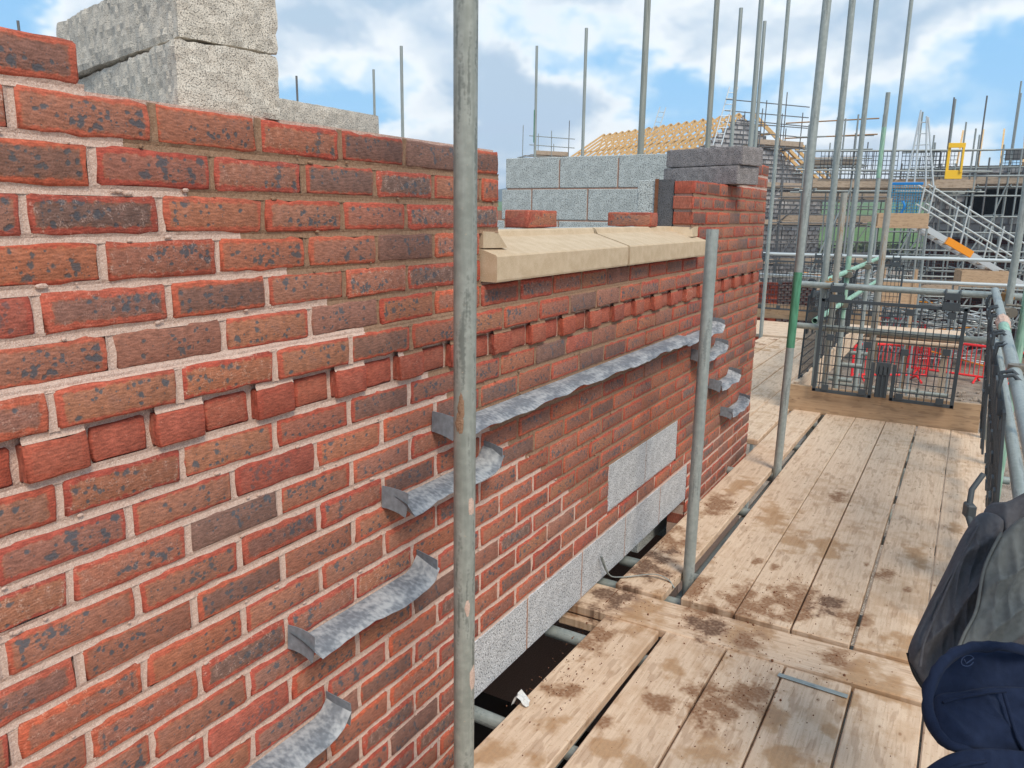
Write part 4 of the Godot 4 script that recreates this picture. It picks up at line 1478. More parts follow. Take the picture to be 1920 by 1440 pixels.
func guard_panel(label: String, xf: Transform3D, slot := true, called := "mesh_guard") -> Node3D:
	var t := thing(called, label, "guard panel", Vector3.ZERO, "black mesh guard panels")
	t.transform = xf
	# local: x along the panel, y down from the hooks at 0, z towards the walkway
	var w := 0.99
	var h := 0.74
	var st := begin()
	var bars := [[-w / 2 + 0.014, -0.0, -w / 2 + 0.014, -h], [w / 2 - 0.014, 0, w / 2 - 0.014, -h], [-w / 2, -0.012, w / 2, -0.012]]
	if slot:
		bars += [[-w / 2, -h + 0.012, -0.065, -h + 0.012], [0.065, -h + 0.012, w / 2, -h + 0.012], [-0.075, -0.46, -0.075, -h], [0.075, -0.46, 0.075, -h]]
	else:
		bars += [[-w / 2, -h + 0.012, w / 2, -h + 0.012]]
	for q in bars:
		var a := Vector3(q[0], q[1], 0)
		var b := Vector3(q[2], q[3], 0)
		var d := (b - a).abs()
		cbox(st, box_at((a + b) * 0.5), Vector3(maxf(d.x, 0.026), maxf(d.y, 0.026), 0.012), 0.002)
	build(st, "frame", M.plastic, t)
	st = begin()
	for i in range(1, 20):
		var x := -w / 2 + w * i / 20.0
		if slot and absf(x) < 0.07:
			cbox(st, box_at(Vector3(x, -0.235, 0.002)), Vector3(0.0065, 0.45, 0.005))
		else:
			cbox(st, box_at(Vector3(x, -h / 2, 0.002)), Vector3(0.0065, h - 0.02, 0.005))
	for i in range(1, 10):
		var y := -h * i / 10.0
		if slot and y < -0.46:
			cbox(st, box_at(Vector3(-w / 4 - 0.035, y, -0.002)), Vector3(w / 2 - 0.075, 0.0065, 0.005))
			cbox(st, box_at(Vector3(w / 4 + 0.035, y, -0.002)), Vector3(w / 2 - 0.075, 0.0065, 0.005))
		else:
			cbox(st, box_at(Vector3(0, y, -0.002)), Vector3(w - 0.02, 0.0065, 0.005))
	build(st, "grid", M.wire, t)
	for x in [-0.385, 0.385]:
		st = begin()
		cbox(st, box_at(Vector3(x, 0.005, 0.012)), Vector3(0.115, 0.06, 0.02), 0.004)
		pipe_into(st, [Vector3(x - 0.045, 0.02, 0.012), Vector3(x - 0.045, 0.07, 0.022), Vector3(x - 0.045, 0.115, 0.012), Vector3(x - 0.045, 0.122, -0.02), Vector3(x - 0.045, 0.10, -0.042)], 0.008, 6)
		pipe_into(st, [Vector3(x + 0.045, 0.02, 0.012), Vector3(x + 0.045, 0.07, 0.022), Vector3(x + 0.045, 0.115, 0.012), Vector3(x + 0.045, 0.122, -0.02), Vector3(x + 0.045, 0.10, -0.042)], 0.008, 6)
		cbox(st, box_at(Vector3(x, 0.078, 0.026)), Vector3(0.10, 0.05, 0.008), 0.002)
		build(st, "hook", M.plastic, t)
	for q in [[-0.40, -0.30], [-0.13, -0.33], [0.13, -0.36], [0.40, -0.33], [-0.40, -0.70], [-0.13, -0.70], [0.13, -0.70], [0.40, -0.70], [0.13, -0.06], [0.40, -0.06]]:
		st = begin()
		cbox(st, box_at(Vector3(q[0], q[1], 0.006)), Vector3(0.052, 0.048, 0.014), 0.002)
		build(st, "clip_plate", M.plastic, t)
	if slot:
		st = begin()
		cbox(st, box_at(Vector3(0, -0.50, 0.008)), Vector3(0.10, 0.10, 0.016), 0.004)
		cbox(st, box_at(Vector3(0, -0.63, 0.003)), Vector3(0.085, 0.19, 0.01), 0.003)
		for x in [-0.03, 0.0, 0.03]:
			cbox(st, box_at(Vector3(x, -0.60, 0.012)), Vector3(0.008, 0.24, 0.008), 0.001)
		build(st, "strap", M.plastic, t)
	return t

func make_guard_panels() -> void:
	guard_panel("black mesh guard hung across the end of the walkway", Transform3D(Basis.from_euler(Vector3(0, 0, -0.012)), Vector3(0.732, -0.868, -5.522)))
	# along the handrail, leaning in; x of the panel runs along the rail
	var zs := [-4.78, -3.74, -2.72]
	var names := ["farthest mesh guard on the long handrail, next to the end of the walkway", "second mesh guard on the long handrail from the walkway's end", "third mesh guard on the long handrail from the walkway's end"]
	for i in 3:
		var b := Basis.from_euler(Vector3(0.06 + 0.02 * (i % 2), -PI / 2, 0.0))
		guard_panel(names[i], Transform3D(b, Vector3(1.352 + 0.008 * i, -0.865 - 0.02 * i, zs[i])), i % 2 == 0)
	for i in 3:
		guard_panel("%s mesh guard beyond the walkway's end, seen nearly edge-on" % ["first", "second", "third"][i], Transform3D(Basis.from_euler(Vector3(0.03, PI / 2, 0)), Vector3(0.10 - 0.012 * i, -0.87, -6.25 - i * 1.06)), false)
	for i in 2:
		guard_panel(["mesh guard on the far white rail in front of the low orange brickwork", "mesh guard on the far white rail next to the receding green rail"][i], Transform3D(Basis.IDENTITY, Vector3(-1.12 + i * 1.03, -0.88, -11.24)), false)
	# a loose clip arm that sticks up from the third panel
	var st := begin()
	pipe_into(st, [Vector3(1.300, -1.235, -2.06), Vector3(1.302, -1.16, -2.10), Vector3(1.330, -1.11, -2.14)], 0.010, 6)
	pipe_into(st, [Vector3(1.300, -1.235, -2.06), Vector3(1.32, -1.28, -2.02), Vector3(1.36, -1.26, -2.0)], 0.012, 6)
	cbox(st, box_at(Vector3(1.303, -1.225, -2.07), 0.3), Vector3(0.03, 0.05, 0.05), 0.005)
	var o := build(st, "clip_arm", M.plastic, self)
	tag(o, "black plastic clip arm jutting from a mesh guard above the coats", "clip")

# ------------------------------------------------------------------ coats

# a padded piece of cloth inside an outline, with folds
func cushion(parent: Node, called: String, outline: Array, thick: float, back: float, fold_dir: Vector3, fold_amp: float, fold_len: float, m: Material, sd: int) -> MeshInstance3D:
	var path := smooth_path(outline, 9, true)
	var c := Vector3.ZERO
	for p in path:
		c += p
	c /= path.size()
	var nrm := Vector3.ZERO
	for i in path.size():
		nrm += (path[i] - c).cross(path[(i + 1) % path.size()] - c)
	nrm = nrm.normalized()
	if nrm.dot(cam.position - c) < 0:
		nrm = -nrm
	var nz := FastNoiseLite.new()
	nz.seed = sd
	nz.frequency = 6.0
	nz.fractal_octaves = 3
	var rings := 26
	var st := begin()
	st.set_smooth_group(0)
	for side in [1.0, -1.0]:
		var g := []
		for r in rings + 1:
			var q := r / float(rings)
			for i in path.size():
				var p: Vector3 = c.lerp(path[i], q)
				var dome := sqrt(maxf(0.0, 1.0 - pow(q, 3.2)))
				var ph := p.dot(fold_dir) / fold_len * TAU + 2.6 * nz.get_noise_3dv(p * 0.6)
				var f := fold_amp * (0.6 - pow(absf(sin(ph * 0.5)), 0.7)) * (1.0 - pow(q, 6.0))
				var ph2 := p.dot(fold_dir.rotated(nrm, 0.5)) / (fold_len * 0.45) * TAU + 3.5 * nz.get_noise_3dv(p * 0.9 + Vector3(3, 1, 2))
				f += fold_amp * 0.35 * (0.6 - pow(absf(sin(ph2 * 0.5)), 0.8)) * (1.0 - pow(q, 6.0))
				var d: float = (thick * dome + f + 0.008 * nz.get_noise_3dv(p * 1.6) * dome) if side > 0 else -back * dome
				g.append(p + nrm * d)
		var n := path.size()
		for r in rings:
			for i in n:
				var k := (i + 1) % n
				var ids := [r * n + i, (r + 1) * n + i, (r + 1) * n + k, r * n + k]
				for tri_ in [[0, 1, 2], [0, 2, 3]]:
					if r == 0 and tri_[2] == 3:
						continue
					var v := [g[ids[tri_[0]]], g[ids[tri_[1]]], g[ids[tri_[2]]]]
					var nn: Vector3 = (v[2] - v[0]).cross(v[1] - v[0])
					if nn.dot(nrm * side) < 0:
						v = [v[0], v[2], v[1]]
					for p in v:
						st.set_color(Color.WHITE)
						st.set_uv(Vector2(p.x, p.y))
						st.add_vertex(p)
	st.index()
	st.generate_normals()
	return build(st, called, m, parent)

func shifted(base: Vector3, pts: Array) -> Array:
	var out := []
	for p in pts:
		out.append(p - base)
	return out

func make_coats() -> void:
	var base := Vector3(1.35, -1.3, -1.2)
	var j := thing("jacket", "dark grey softshell jacket slung over the handrail, sleeve hanging", "jacket", base)
	cushion(j, "jacket_body", shifted(base, [Vector3(1.314,-0.996,-1.394),Vector3(1.363,-0.963,-1.407),Vector3(1.440,-0.932,-1.425),Vector3(1.488,-1.116,-1.287),Vector3(1.506,-1.343,-1.121),Vector3(1.360,-1.344,-1.034),Vector3(1.305,-1.328,-1.042),Vector3(1.293,-1.239,-1.129),Vector3(1.307,-1.129,-1.236)]), 0.035, 0.03, Vector3(1, 0.3, 0.2), 0.03, 0.07, M.softshell, 3)
	var sl := cushion(j, "sleeve", shifted(base, [Vector3(1.306,-0.982,-1.333),Vector3(1.274,-1.025,-1.279),Vector3(1.244,-1.104,-1.205),Vector3(1.213,-1.181,-1.120),Vector3(1.189,-1.257,-1.039),Vector3(1.209,-1.294,-1.017),Vector3(1.247,-1.334,-1.006),Vector3(1.293,-1.316,-1.038),Vector3(1.309,-1.230,-1.093),Vector3(1.329,-1.126,-1.179),Vector3(1.349,-1.051,-1.281),Vector3(1.355,-0.999,-1.357)]), 0.045, 0.03, Vector3(0.86, -0.45, 0.2), 0.026, 0.055, M.softshell, 5)
	var st := begin()
	pipe_into(st, smooth_path(shifted(base, [Vector3(1.190,-1.258,-1.036),Vector3(1.211,-1.297,-1.013),Vector3(1.248,-1.336,-1.000)]), 5), 0.005, 6)
	build(st, "cuff", M.cord, sl)
	st = begin()
	pipe_into(st, smooth_path(shifted(base, [Vector3(1.345,-0.975,-1.190),Vector3(1.319,-1.042,-1.120),Vector3(1.312,-1.119,-1.050),Vector3(1.292,-1.163,-0.992),Vector3(1.285,-1.209,-0.956),Vector3(1.338,-1.214,-0.984),Vector3(1.390,-1.176,-1.036)]), 6), 0.0035, 6)
	build(st, "hem", M.worn_cloth, j)
	st = begin()
	pipe_into(st, smooth_path(shifted(base, [Vector3(1.302,-0.993,-1.268),Vector3(1.271,-1.063,-1.191),Vector3(1.244,-1.145,-1.106),Vector3(1.221,-1.210,-1.028),Vector3(1.218,-1.260,-0.990)]), 8), 0.0028, 8, 1.0, 0.001)
	build(st, "seam", M.softshell, sl)
	var fl := cushion(j, "worn_panel", shifted(base, [Vector3(1.349,-0.980,-1.204),Vector3(1.399,-0.940,-1.244),Vector3(1.460,-0.971,-1.248),Vector3(1.471,-1.100,-1.150),Vector3(1.390,-1.174,-1.048),Vector3(1.338,-1.212,-0.996),Vector3(1.287,-1.208,-0.967),Vector3(1.295,-1.163,-1.006),Vector3(1.314,-1.119,-1.065),Vector3(1.321,-1.042,-1.136)]), 0.026, 0.03, Vector3(0.8, -0.55, 0.1), 0.024, 0.06, M.worn_cloth, 8)
	fl.set_meta("label", "paler dusty panel of the jacket")
	# the navy fleece in front of it
	base = Vector3(1.34, -1.2, -0.55)
	var n := thing("fleece", "navy blue hooded fleece bundled over the handrail, hood rim forward", "fleece", base)
	cushion(n, "hood_lining", shifted(base, [Vector3(1.245,-1.052,-0.601),Vector3(1.285,-1.034,-0.665),Vector3(1.345,-1.038,-0.723),Vector3(1.444,-1.060,-0.800),Vector3(1.452,-1.125,-0.728),Vector3(1.352,-1.108,-0.638),Vector3(1.278,-1.101,-0.573),Vector3(1.245,-1.091,-0.544)]), 0.004, 0.04, Vector3(0.3, 0.85, 0.3), 0.010, 0.045, M.fleece, 11)
	cushion(n, "hood_front", shifted(base, [Vector3(1.247,-1.071,-0.556),Vector3(1.282,-1.066,-0.584),Vector3(1.330,-1.063,-0.625),Vector3(1.389,-1.070,-0.669),Vector3(1.445,-1.085,-0.711),Vector3(1.452,-1.154,-0.638),Vector3(1.396,-1.153,-0.587),Vector3(1.331,-1.137,-0.535),Vector3(1.290,-1.124,-0.503),Vector3(1.262,-1.111,-0.501),Vector3(1.246,-1.092,-0.520)]), 0.018, 0.03, Vector3(0.75, 0.5, -0.4), 0.014, 0.075, M.fleece, 12)
	st = begin()
	pipe_into(st, smooth_path(shifted(base, [Vector3(1.443,-1.043,-0.768),Vector3(1.384,-1.022,-0.715),Vector3(1.331,-1.002,-0.659),Vector3(1.281,-0.993,-0.602),Vector3(1.250,-1.005,-0.556),Vector3(1.236,-1.032,-0.517),Vector3(1.237,-1.063,-0.493),Vector3(1.251,-1.091,-0.482),Vector3(1.274,-1.113,-0.490),Vector3(1.303,-1.130,-0.514)]), 10), 0.0092, 14, 1.0, 0.003)
	build(st, "hood_rim", M.fleece, n)
	for q in [[Vector3(1.258,-1.070,-0.539),Vector3(1.290,-1.059,-0.560),Vector3(1.329,-1.054,-0.591),Vector3(1.349,-1.055,-0.608)], [Vector3(1.346,-1.056,-0.601),Vector3(1.358,-1.082,-0.583),Vector3(1.373,-1.113,-0.566),Vector3(1.389,-1.139,-0.569)], [Vector3(1.262,-1.126,-0.420),Vector3(1.291,-1.117,-0.445),Vector3(1.327,-1.113,-0.473)]]:
		st = begin()
		pipe_into(st, smooth_path(shifted(base, q), 8), 0.0030, 8, 1.0, 0.001)
		build(st, "seam", M.fleece, n)
	cushion(n, "fleece_body", shifted(base, [Vector3(1.216,-1.176,-0.386),Vector3(1.239,-1.142,-0.432),Vector3(1.279,-1.121,-0.479),Vector3(1.328,-1.120,-0.520),Vector3(1.383,-1.123,-0.551),Vector3(1.444,-1.127,-0.581),Vector3(1.444,-1.188,-0.469),Vector3(1.338,-1.206,-0.379),Vector3(1.243,-1.191,-0.350)]), 0.026, 0.05, Vector3(0.7, 0.2, 0.6), 0.016, 0.08, M.fleece, 14)
	# a small worn emblem inside the hood: a ring with an open chevron
	st = begin()
	var ec := Vector3(1.288, -1.021, -0.616) - base
	var eu := Vector3(0.86, 0.0, -0.50)
	var ev := Vector3(0.10, 0.80, -0.55).normalized()
	var ring := []
	for i in 15:
		var a := TAU * i / 16.0 + 0.6
		ring.append(ec + eu * cos(a) * 0.011 + ev * sin(a) * 0.010)
	pipe_into(st, ring, 0.0009, 5)
	pipe_into(st, [ec - eu * 0.007 + ev * 0.003, ec - eu * 0.001 - ev * 0.005, ec + eu * 0.010 + ev * 0.005], 0.0011, 5)
	build(st, "emblem", M.logo, n)

# ------------------------------------------------------------------ scaffolds round the rest of this house

func make_house_scaffolds() -> void:
	# standards behind the end wall and along the far long side, seen against the sky
	var s := thing("scaffold", "scaffold standards rising behind the pale block wall and roofless shell", "scaffold", Vector3(-3.0, GROUND, -6.0))
	var o := -s.position
	for q in [[-1.093, -4.93, 2.4, M.tube_old], [-1.022, -6.40, 2.6, M.tube_old], [-0.785, -7.0, 2.8, M.tube], [-1.712, -9.68, 2.34, M.tube], [-1.714, -10.94, 2.44, M.tube], [-4.157, -10.27, 2.47, M.tube], [-5.987, -12.05, 2.71, M.tube], [-6.50, -8.82, 2.18, M.tube], [-9.09, -11.22, 2.43, M.tube], [-12.41, -12.47, 2.75, M.far_tube_dark], [-14.28, -7.5, 3.1, M.far_tube_dark]]:
		rod(s, "standard", Vector3(q[0], GROUND, q[1]) + o, Vector3(q[0] + 0.015, q[2], q[1]) + o, q[3])
	rod(s, "painted_band", Vector3(-5.987, 1.05, -12.05) + o, Vector3(-5.985, 1.62, -12.05) + o, M.green_paint, 0.0246)
	rod(s, "ledger", Vector3(-13, -0.9, -12.2) + o, Vector3(-1.7, -0.9, -10.4) + o, M.far_tube)
	rod(s, "ledger", Vector3(-13, -1.9, -12.2) + o, Vector3(-1.7, -1.9, -10.4) + o, M.far_tube)
	rod(s, "ledger", Vector3(-12.4, -1.9, -12.4) + o, Vector3(-14.3, -1.9, -7.5) + o, M.far_tube)

# a length of tube scaffold; u runs along it, n points away from the wall
func scaffold_run(called: String, label: String, org: Vector3, u: Vector3, n: Vector3, length: float, width: float, lifts: Array, top: float, step: float, opt := {}) -> Node3D:
	var s := thing(called, label, "scaffold", org)
	var cnt := int(length / step) + 1
	var m: Material = opt.get("mat", M.far_tube)
	for r in 2:
		for i in cnt:
			var p := u * i * step + n * width * r
			var t: float = top + rng.randf_range(-0.9, 0.9)
			var lean := Vector3(rng.randf_range(-0.05, 0.05), 0, rng.randf_range(-0.05, 0.05))
			rod(s, "standard", p, p + Vector3(0, t - org.y, 0) + lean, m if rng.randf() < 0.8 else M.far_tube_dark)
	for y in lifts:
		var h: float = y - org.y
		for r in 2:
			rod(s, "ledger", n * width * r - u * 0.3 + Vector3(0, h - 0.06, 0), u * (length + 0.3) + n * width * r + Vector3(0, h - 0.06, 0), m)
		for g in [0.5, 1.0]:
			rod(s, "guard_rail", n * (width + 0.05) - u * 0.4 + Vector3(0, h + g, 0), u * (length + 0.4) + n * (width + 0.05) + Vector3(0, h + g + rng.randf_range(-0.04, 0.04), 0), m)
		for i in cnt:
			rod(s, "transom", u * (i * step + 0.1) - n * 0.2 + Vector3(0, h - 0.02, 0), u * (i * step + 0.1) + n * (width + 0.25) + Vector3(0, h - 0.02, 0), m)
		if opt.get("boards", true):
			var st := begin()
			for k in 4:
				cbox(st, Transform3D(Basis(u, Vector3.UP, u.cross(Vector3.UP)), u * length * 0.5 + n * (0.12 + k * 0.235) * width / 1.0 + Vector3(0, h + 0.03, 0)), Vector3(length + 0.2 * (k % 2), 0.038, 0.222), 0.0, Color.WHITE, Vector2(k * 1.3, k * 0.37))
			build(st, "boards", M.board_grey, s)
			st = begin()
			cbox(st, Transform3D(Basis(u, Vector3.UP, u.cross(Vector3.UP)), u * length * 0.5 + n * (width - 0.03) + Vector3(0, h + 0.15, 0)), Vector3(length + 0.1, 0.222, 0.038), 0.0, Color.WHITE, Vector2(rng.randf() * 3.0, 0))
			build(st, "toe_board", M.board_grey, s)
		if opt.get("mesh", false):
			var k := 0.2
			while k + 1.0 < length:
				if rng.randf() < 0.85:
					var st := begin()
					for i in 11:
						cbox(st, Transform3D(Basis(u, Vector3.UP, u.cross(Vector3.UP)), u * (k + i * 0.095) + n * (width + 0.02) + Vector3(0, h + 0.62, 0)), Vector3(0.014, 0.72, 0.012))
					for i in 7:
						cbox(st, Transform3D(Basis(u, Vector3.UP, u.cross(Vector3.UP)), u * (k + 0.475) + n * (width + 0.02) + Vector3(0, h + 0.27 + i * 0.12, 0)), Vector3(0.97, 0.016, 0.012))
					build(st, "mesh_panel", M.wire, s)
				k += 1.05
	if opt.get("brace", true):
		for i in range(0, cnt - 1, 2):
			for b in lifts.size():
				var h0: float = (lifts[b - 1] if b > 0 else org.y) - org.y
				var h1: float = lifts[b] - org.y
				rod(s, "brace", u * i * step + n * (width + 0.03) + Vector3(0, h0, 0), u * (i + 1) * step + n * (width + 0.03) + Vector3(0, h1, 0), m)
	return s

# ------------------------------------------------------------------ masonry far off: pieces in relief, joined to one part

func masonry(parent: Node, called: String, org: Vector3, u: Vector3, length: float, height: float, bl: float, bh: float, joint_: float, cols: Array, hole := Rect2(), gable := Vector2.ZERO) -> void:
	var st := begin()
	var n := u.cross(Vector3.UP)
	var rows := int(round(height / bh))
	for r in rows:
		var x := -bl * 0.5 * (r % 2)
		while x < length:
			var xa := maxf(x, 0.0)
			var xb := minf(x + bl - joint_, length)
			x += bl
			var ya := r * bh
			if gable.x > 0.0:
				var lim := gable.x * (ya + bh * 0.5) / gable.y + 0.25
				xa = maxf(xa, lim)
				xb = minf(xb, gable.x * 2.0 - lim)
			if hole.size.x > 0 and ya + bh * 0.5 > hole.position.y and ya + bh * 0.5 < hole.end.y:
				if xa < hole.position.x:
					xb = minf(xb, hole.position.x)
				elif xb > hole.end.x:
					xa = maxf(xa, hole.end.x)
				else:
					continue
			if xb - xa < 0.03:
				continue
			var c: Color = cols[rng.randi() % cols.size()]
			c = c * rng.randf_range(0.86, 1.1)
			c.a = 1.0
			cbox(st, Transform3D(Basis(u, Vector3.UP, -n), org + u * (xa + xb) * 0.5 + Vector3(0, ya + (bh - joint_) * 0.5, 0) - n * -0.02), Vector3(xb - xa, bh - joint_, 0.06), 0.0, c, Vector2.ZERO, false, true)
	var o := build(st, called, M.masonry, parent)
	o.set_meta("kind", "stuff")

func slab(parent: Node, called: String, c: Vector3, u: Vector3, s: Vector3, m: Material) -> MeshInstance3D:
	var st := begin()
	cbox(st, Transform3D(Basis(u, Vector3.UP, u.cross(Vector3.UP)), c), s)
	return build(st, called, m, parent)

func lin(r: int, g: int, b: int) -> Color:
	return Color8(r, g, b).srgb_to_linear()

# ------------------------------------------------------------------ the house with bare roof trusses

func make_truss_house() -> void:
	var apex := Vector3(-9.39, 4.79, -39.36)
	var back := Vector3(-0.845, 0, -0.535)       # the ridge runs this way
	var w := Vector3(0.535, 0, -0.845)           # along the gable, to the right as seen
	var half := 6.0
	var rise := 3.7
	var h := thing("truss_house", "block house with bare pale timber roof trusses beyond the window gap", "house", Vector3(apex.x, GROUND, apex.z))
	var top := Vector3(0, apex.y - GROUND, 0)
	var eave := top.y - rise
	# gable and long walls
	var left := -w * half
	var greys := [lin(176, 174, 174), lin(188, 186, 186), lin(166, 164, 164)]
	masonry(h, "gable_blocks", left, w, half * 2, eave, 0.45, 0.225, 0.015, greys)
	masonry(h, "gable_blocks", left + Vector3(0, eave, 0), w, half * 2, rise, 0.45, 0.225, 0.015, greys, Rect2(), Vector2(half, rise))
	slab(h, "gable_core", Vector3(0, eave * 0.5, 0) + back * 0.12, w, Vector3(half * 2 - 0.05, eave - 0.02, 0.16), M.far_mortar)
	var gt := begin()
	for off in [0.04, 0.2]:
		face(gt, [-w * (half - 0.3) + Vector3(0, eave, 0) + back * off, w * (half - 0.3) + Vector3(0, eave, 0) + back * off, top - Vector3(0, 0.25, 0) + back * off], [], -back)
	build(gt, "gable_core", M.far_mortar, h)
	slab(h, "side_wall", -w * (half - 0.1) + back * 6.4 + Vector3(0, eave * 0.5, 0), back, Vector3(12.5, eave, 0.2), M.block_grey)
	slab(h, "side_wall", w * (half - 0.1) + back * 6.4 + Vector3(0, eave * 0.5, 0), back, Vector3(12.5, eave, 0.2), M.block_grey)
	# trusses: rafters, tie, webs
	for i in 19:
		var o := back * (0.35 + i * 0.67)
		var st := begin()
		var foot := rise / half * 0.6
		for s in [-1.0, 1.0]:
			beam(st, top + o, top + o + w * s * (half + 0.6) - Vector3(0, rise + foot, 0), 0.11, 0.04)
			beam(st, top + o + w * s * half * 0.5 - Vector3(0, rise * 0.5, 0), top + o + w * s * half * 0.22 - Vector3(0, rise, 0), 0.10, 0.04)
			beam(st, top + o, top + o + w * s * half * 0.22 - Vector3(0, rise, 0), 0.10, 0.04)
		beam(st, top + o - w * half - Vector3(0, rise, 0), top + o + w * half - Vector3(0, rise, 0), 0.14, 0.05)
		build(st, "roof_truss", M.truss, h)
	for q in [0.3, 0.6]:
		for s in [-1.0, 1.0]:
			var st := begin()
			beam(st, top + back * 0.2 + w * s * half * q - Vector3(0, rise * q + 0.1, 0), top + back * 12.6 + w * s * half * q - Vector3(0, rise * q + 0.1, 0), 0.08, 0.05)
			build(st, "binder", M.truss, h)
	# verge ladder at the gable's right slope
	for i in 9:
		var q := 0.15 + i * 0.1
		var st := begin()
		beam(st, top + w * half * q - Vector3(0, rise * q, 0) + back * 0.6, top + w * half * q - Vector3(0, rise * q, 0) - back * 0.5, 0.12, 0.06)
		build(st, "verge_noggin", M.truss, h)
	for i in 4:
		var st := begin()
		var oo := -back * (0.05 + 0.5 * i)
		beam(st, top + w * half * 0.42 - Vector3(0, rise * 0.42, 0) + oo, top + w * half * 1.12 - Vector3(0, rise * 1.12, 0) + oo, 0.16, 0.07)
		build(st, "verge_rafter", M.truss, h)
	var st2 := begin()
	beam(st2, top - back * 0.5, top + w * (half + 0.6) - Vector3(0, rise * 1.1, 0) - back * 0.5, 0.2, 0.05)
	build(st2, "bargeboard", M.truss, h)
	# its scaffold: a gable run with two boarded lifts, a side run in front of the trusses
	var gb := Vector3(apex.x, GROUND, apex.z) - back * 1.0
	scaffold_run("gable_scaffold", "dark tube scaffold with boarded lifts against the truss house gable", gb - w * 1.0, w, -back, 8.0, 1.2, [-2.5, -0.6, 1.15], 3.4, 1.6, {"mat": M.far_tube_dark, "mesh": false})
	var s := scaffold_run("gable_platform", "high boarded platform with guard rails at the truss house apex", Vector3(-8.9, 2.6, -37.6), w, -back, 2.8, 1.1, [3.05], 5.2, 1.3, {"mat": M.far_tube_dark, "brace": false})
	for i in 3:
		rod(s, "guard_rail", -w * 1.2 + Vector3(0, 1.5 + 0.5 * i, 0), w * 4.2 + Vector3(0, 1.52 + 0.5 * i, 0), M.far_tube_dark)
	scaffold_run("eaves_scaffold", "small distant scaffold tower at the far end of the truss house", Vector3(-21.2, 0.5, -41.8), -w, Vector3(0.845, 0, 0.535), 2.2, 1.6, [3.1], 4.6, 1.1, {"mat": M.far_tube, "brace": false})
	ladder("aluminium roof ladder leaning up over the bare trusses", Vector3(-15.55, 3.1, -42.5), Vector3(-15.05, 5.85, -43.3), 0.42, w)
	ladder("aluminium ladder leaning up beside the truss house apex", Vector3(-9.72, 3.04, -36.3), Vector3(-9.35, 5.7, -37.1), 0.38, Vector3(0.9, 0, -0.42))
	# a small boarded platform further right
	var p := scaffold_run("tower_scaffold", "small raised timber platform on tubes right of the truss house", Vector3(-4.9, GROUND, -31.6), Vector3(0.97, 0, -0.24), Vector3(0.24, 0, 0.97), 1.9, 0.9, [0.9, 1.72], 3.1, 0.95, {"mat": M.far_tube, "brace": false})
	for i in 2:
		rod(p, "guard_rail", Vector3(-0.6, 7.2 + i * 0.55, 0.9), Vector3(2.6, 7.25 + i * 0.55, 0.6), M.rust)
	scaffold_run("birdcage_scaffold", "low birdcage of dark tubes standing before the grass field", Vector3(-6.6, GROUND, -36.0), Vector3(0.97, 0, -0.22), Vector3(0.22, 0, 0.97), 6.4, 2.4, [-2.2, -0.4, 0.55], 1.9, 1.05, {"mat": M.far_tube_dark})

func beam(st: SurfaceTool, a: Vector3, b: Vector3, deep: float, thick: float) -> void:
	var d := (b - a).normalized()
	var side := d.cross(Vector3.UP).normalized()
	var up := side.cross(d).normalized()
	cbox(st, Transform3D(Basis(d, up, side), (a + b) * 0.5), Vector3(a.distance_to(b), deep, thick), 0.0, Color.WHITE, Vector2(rng.randf() * 5.0, rng.randf()))

func ladder(label: String, a: Vector3, b: Vector3, width: float, across: Vector3) -> void:
	var t := thing("ladder", label, "ladder", a)
	for s in [-0.5, 0.5]:
		rod(t, "stile", across * width * s, b - a + across * width * s, M.alu, 0.03)
	var n := int(a.distance_to(b) / 0.28)
	for i in range(1, n):
		var c := (b - a) * i / float(n)
		rod(t, "rung", c - across * width * 0.5, c + across * width * 0.5, M.alu, 0.018)

# ------------------------------------------------------------------ the block house on the right, its stair and gate

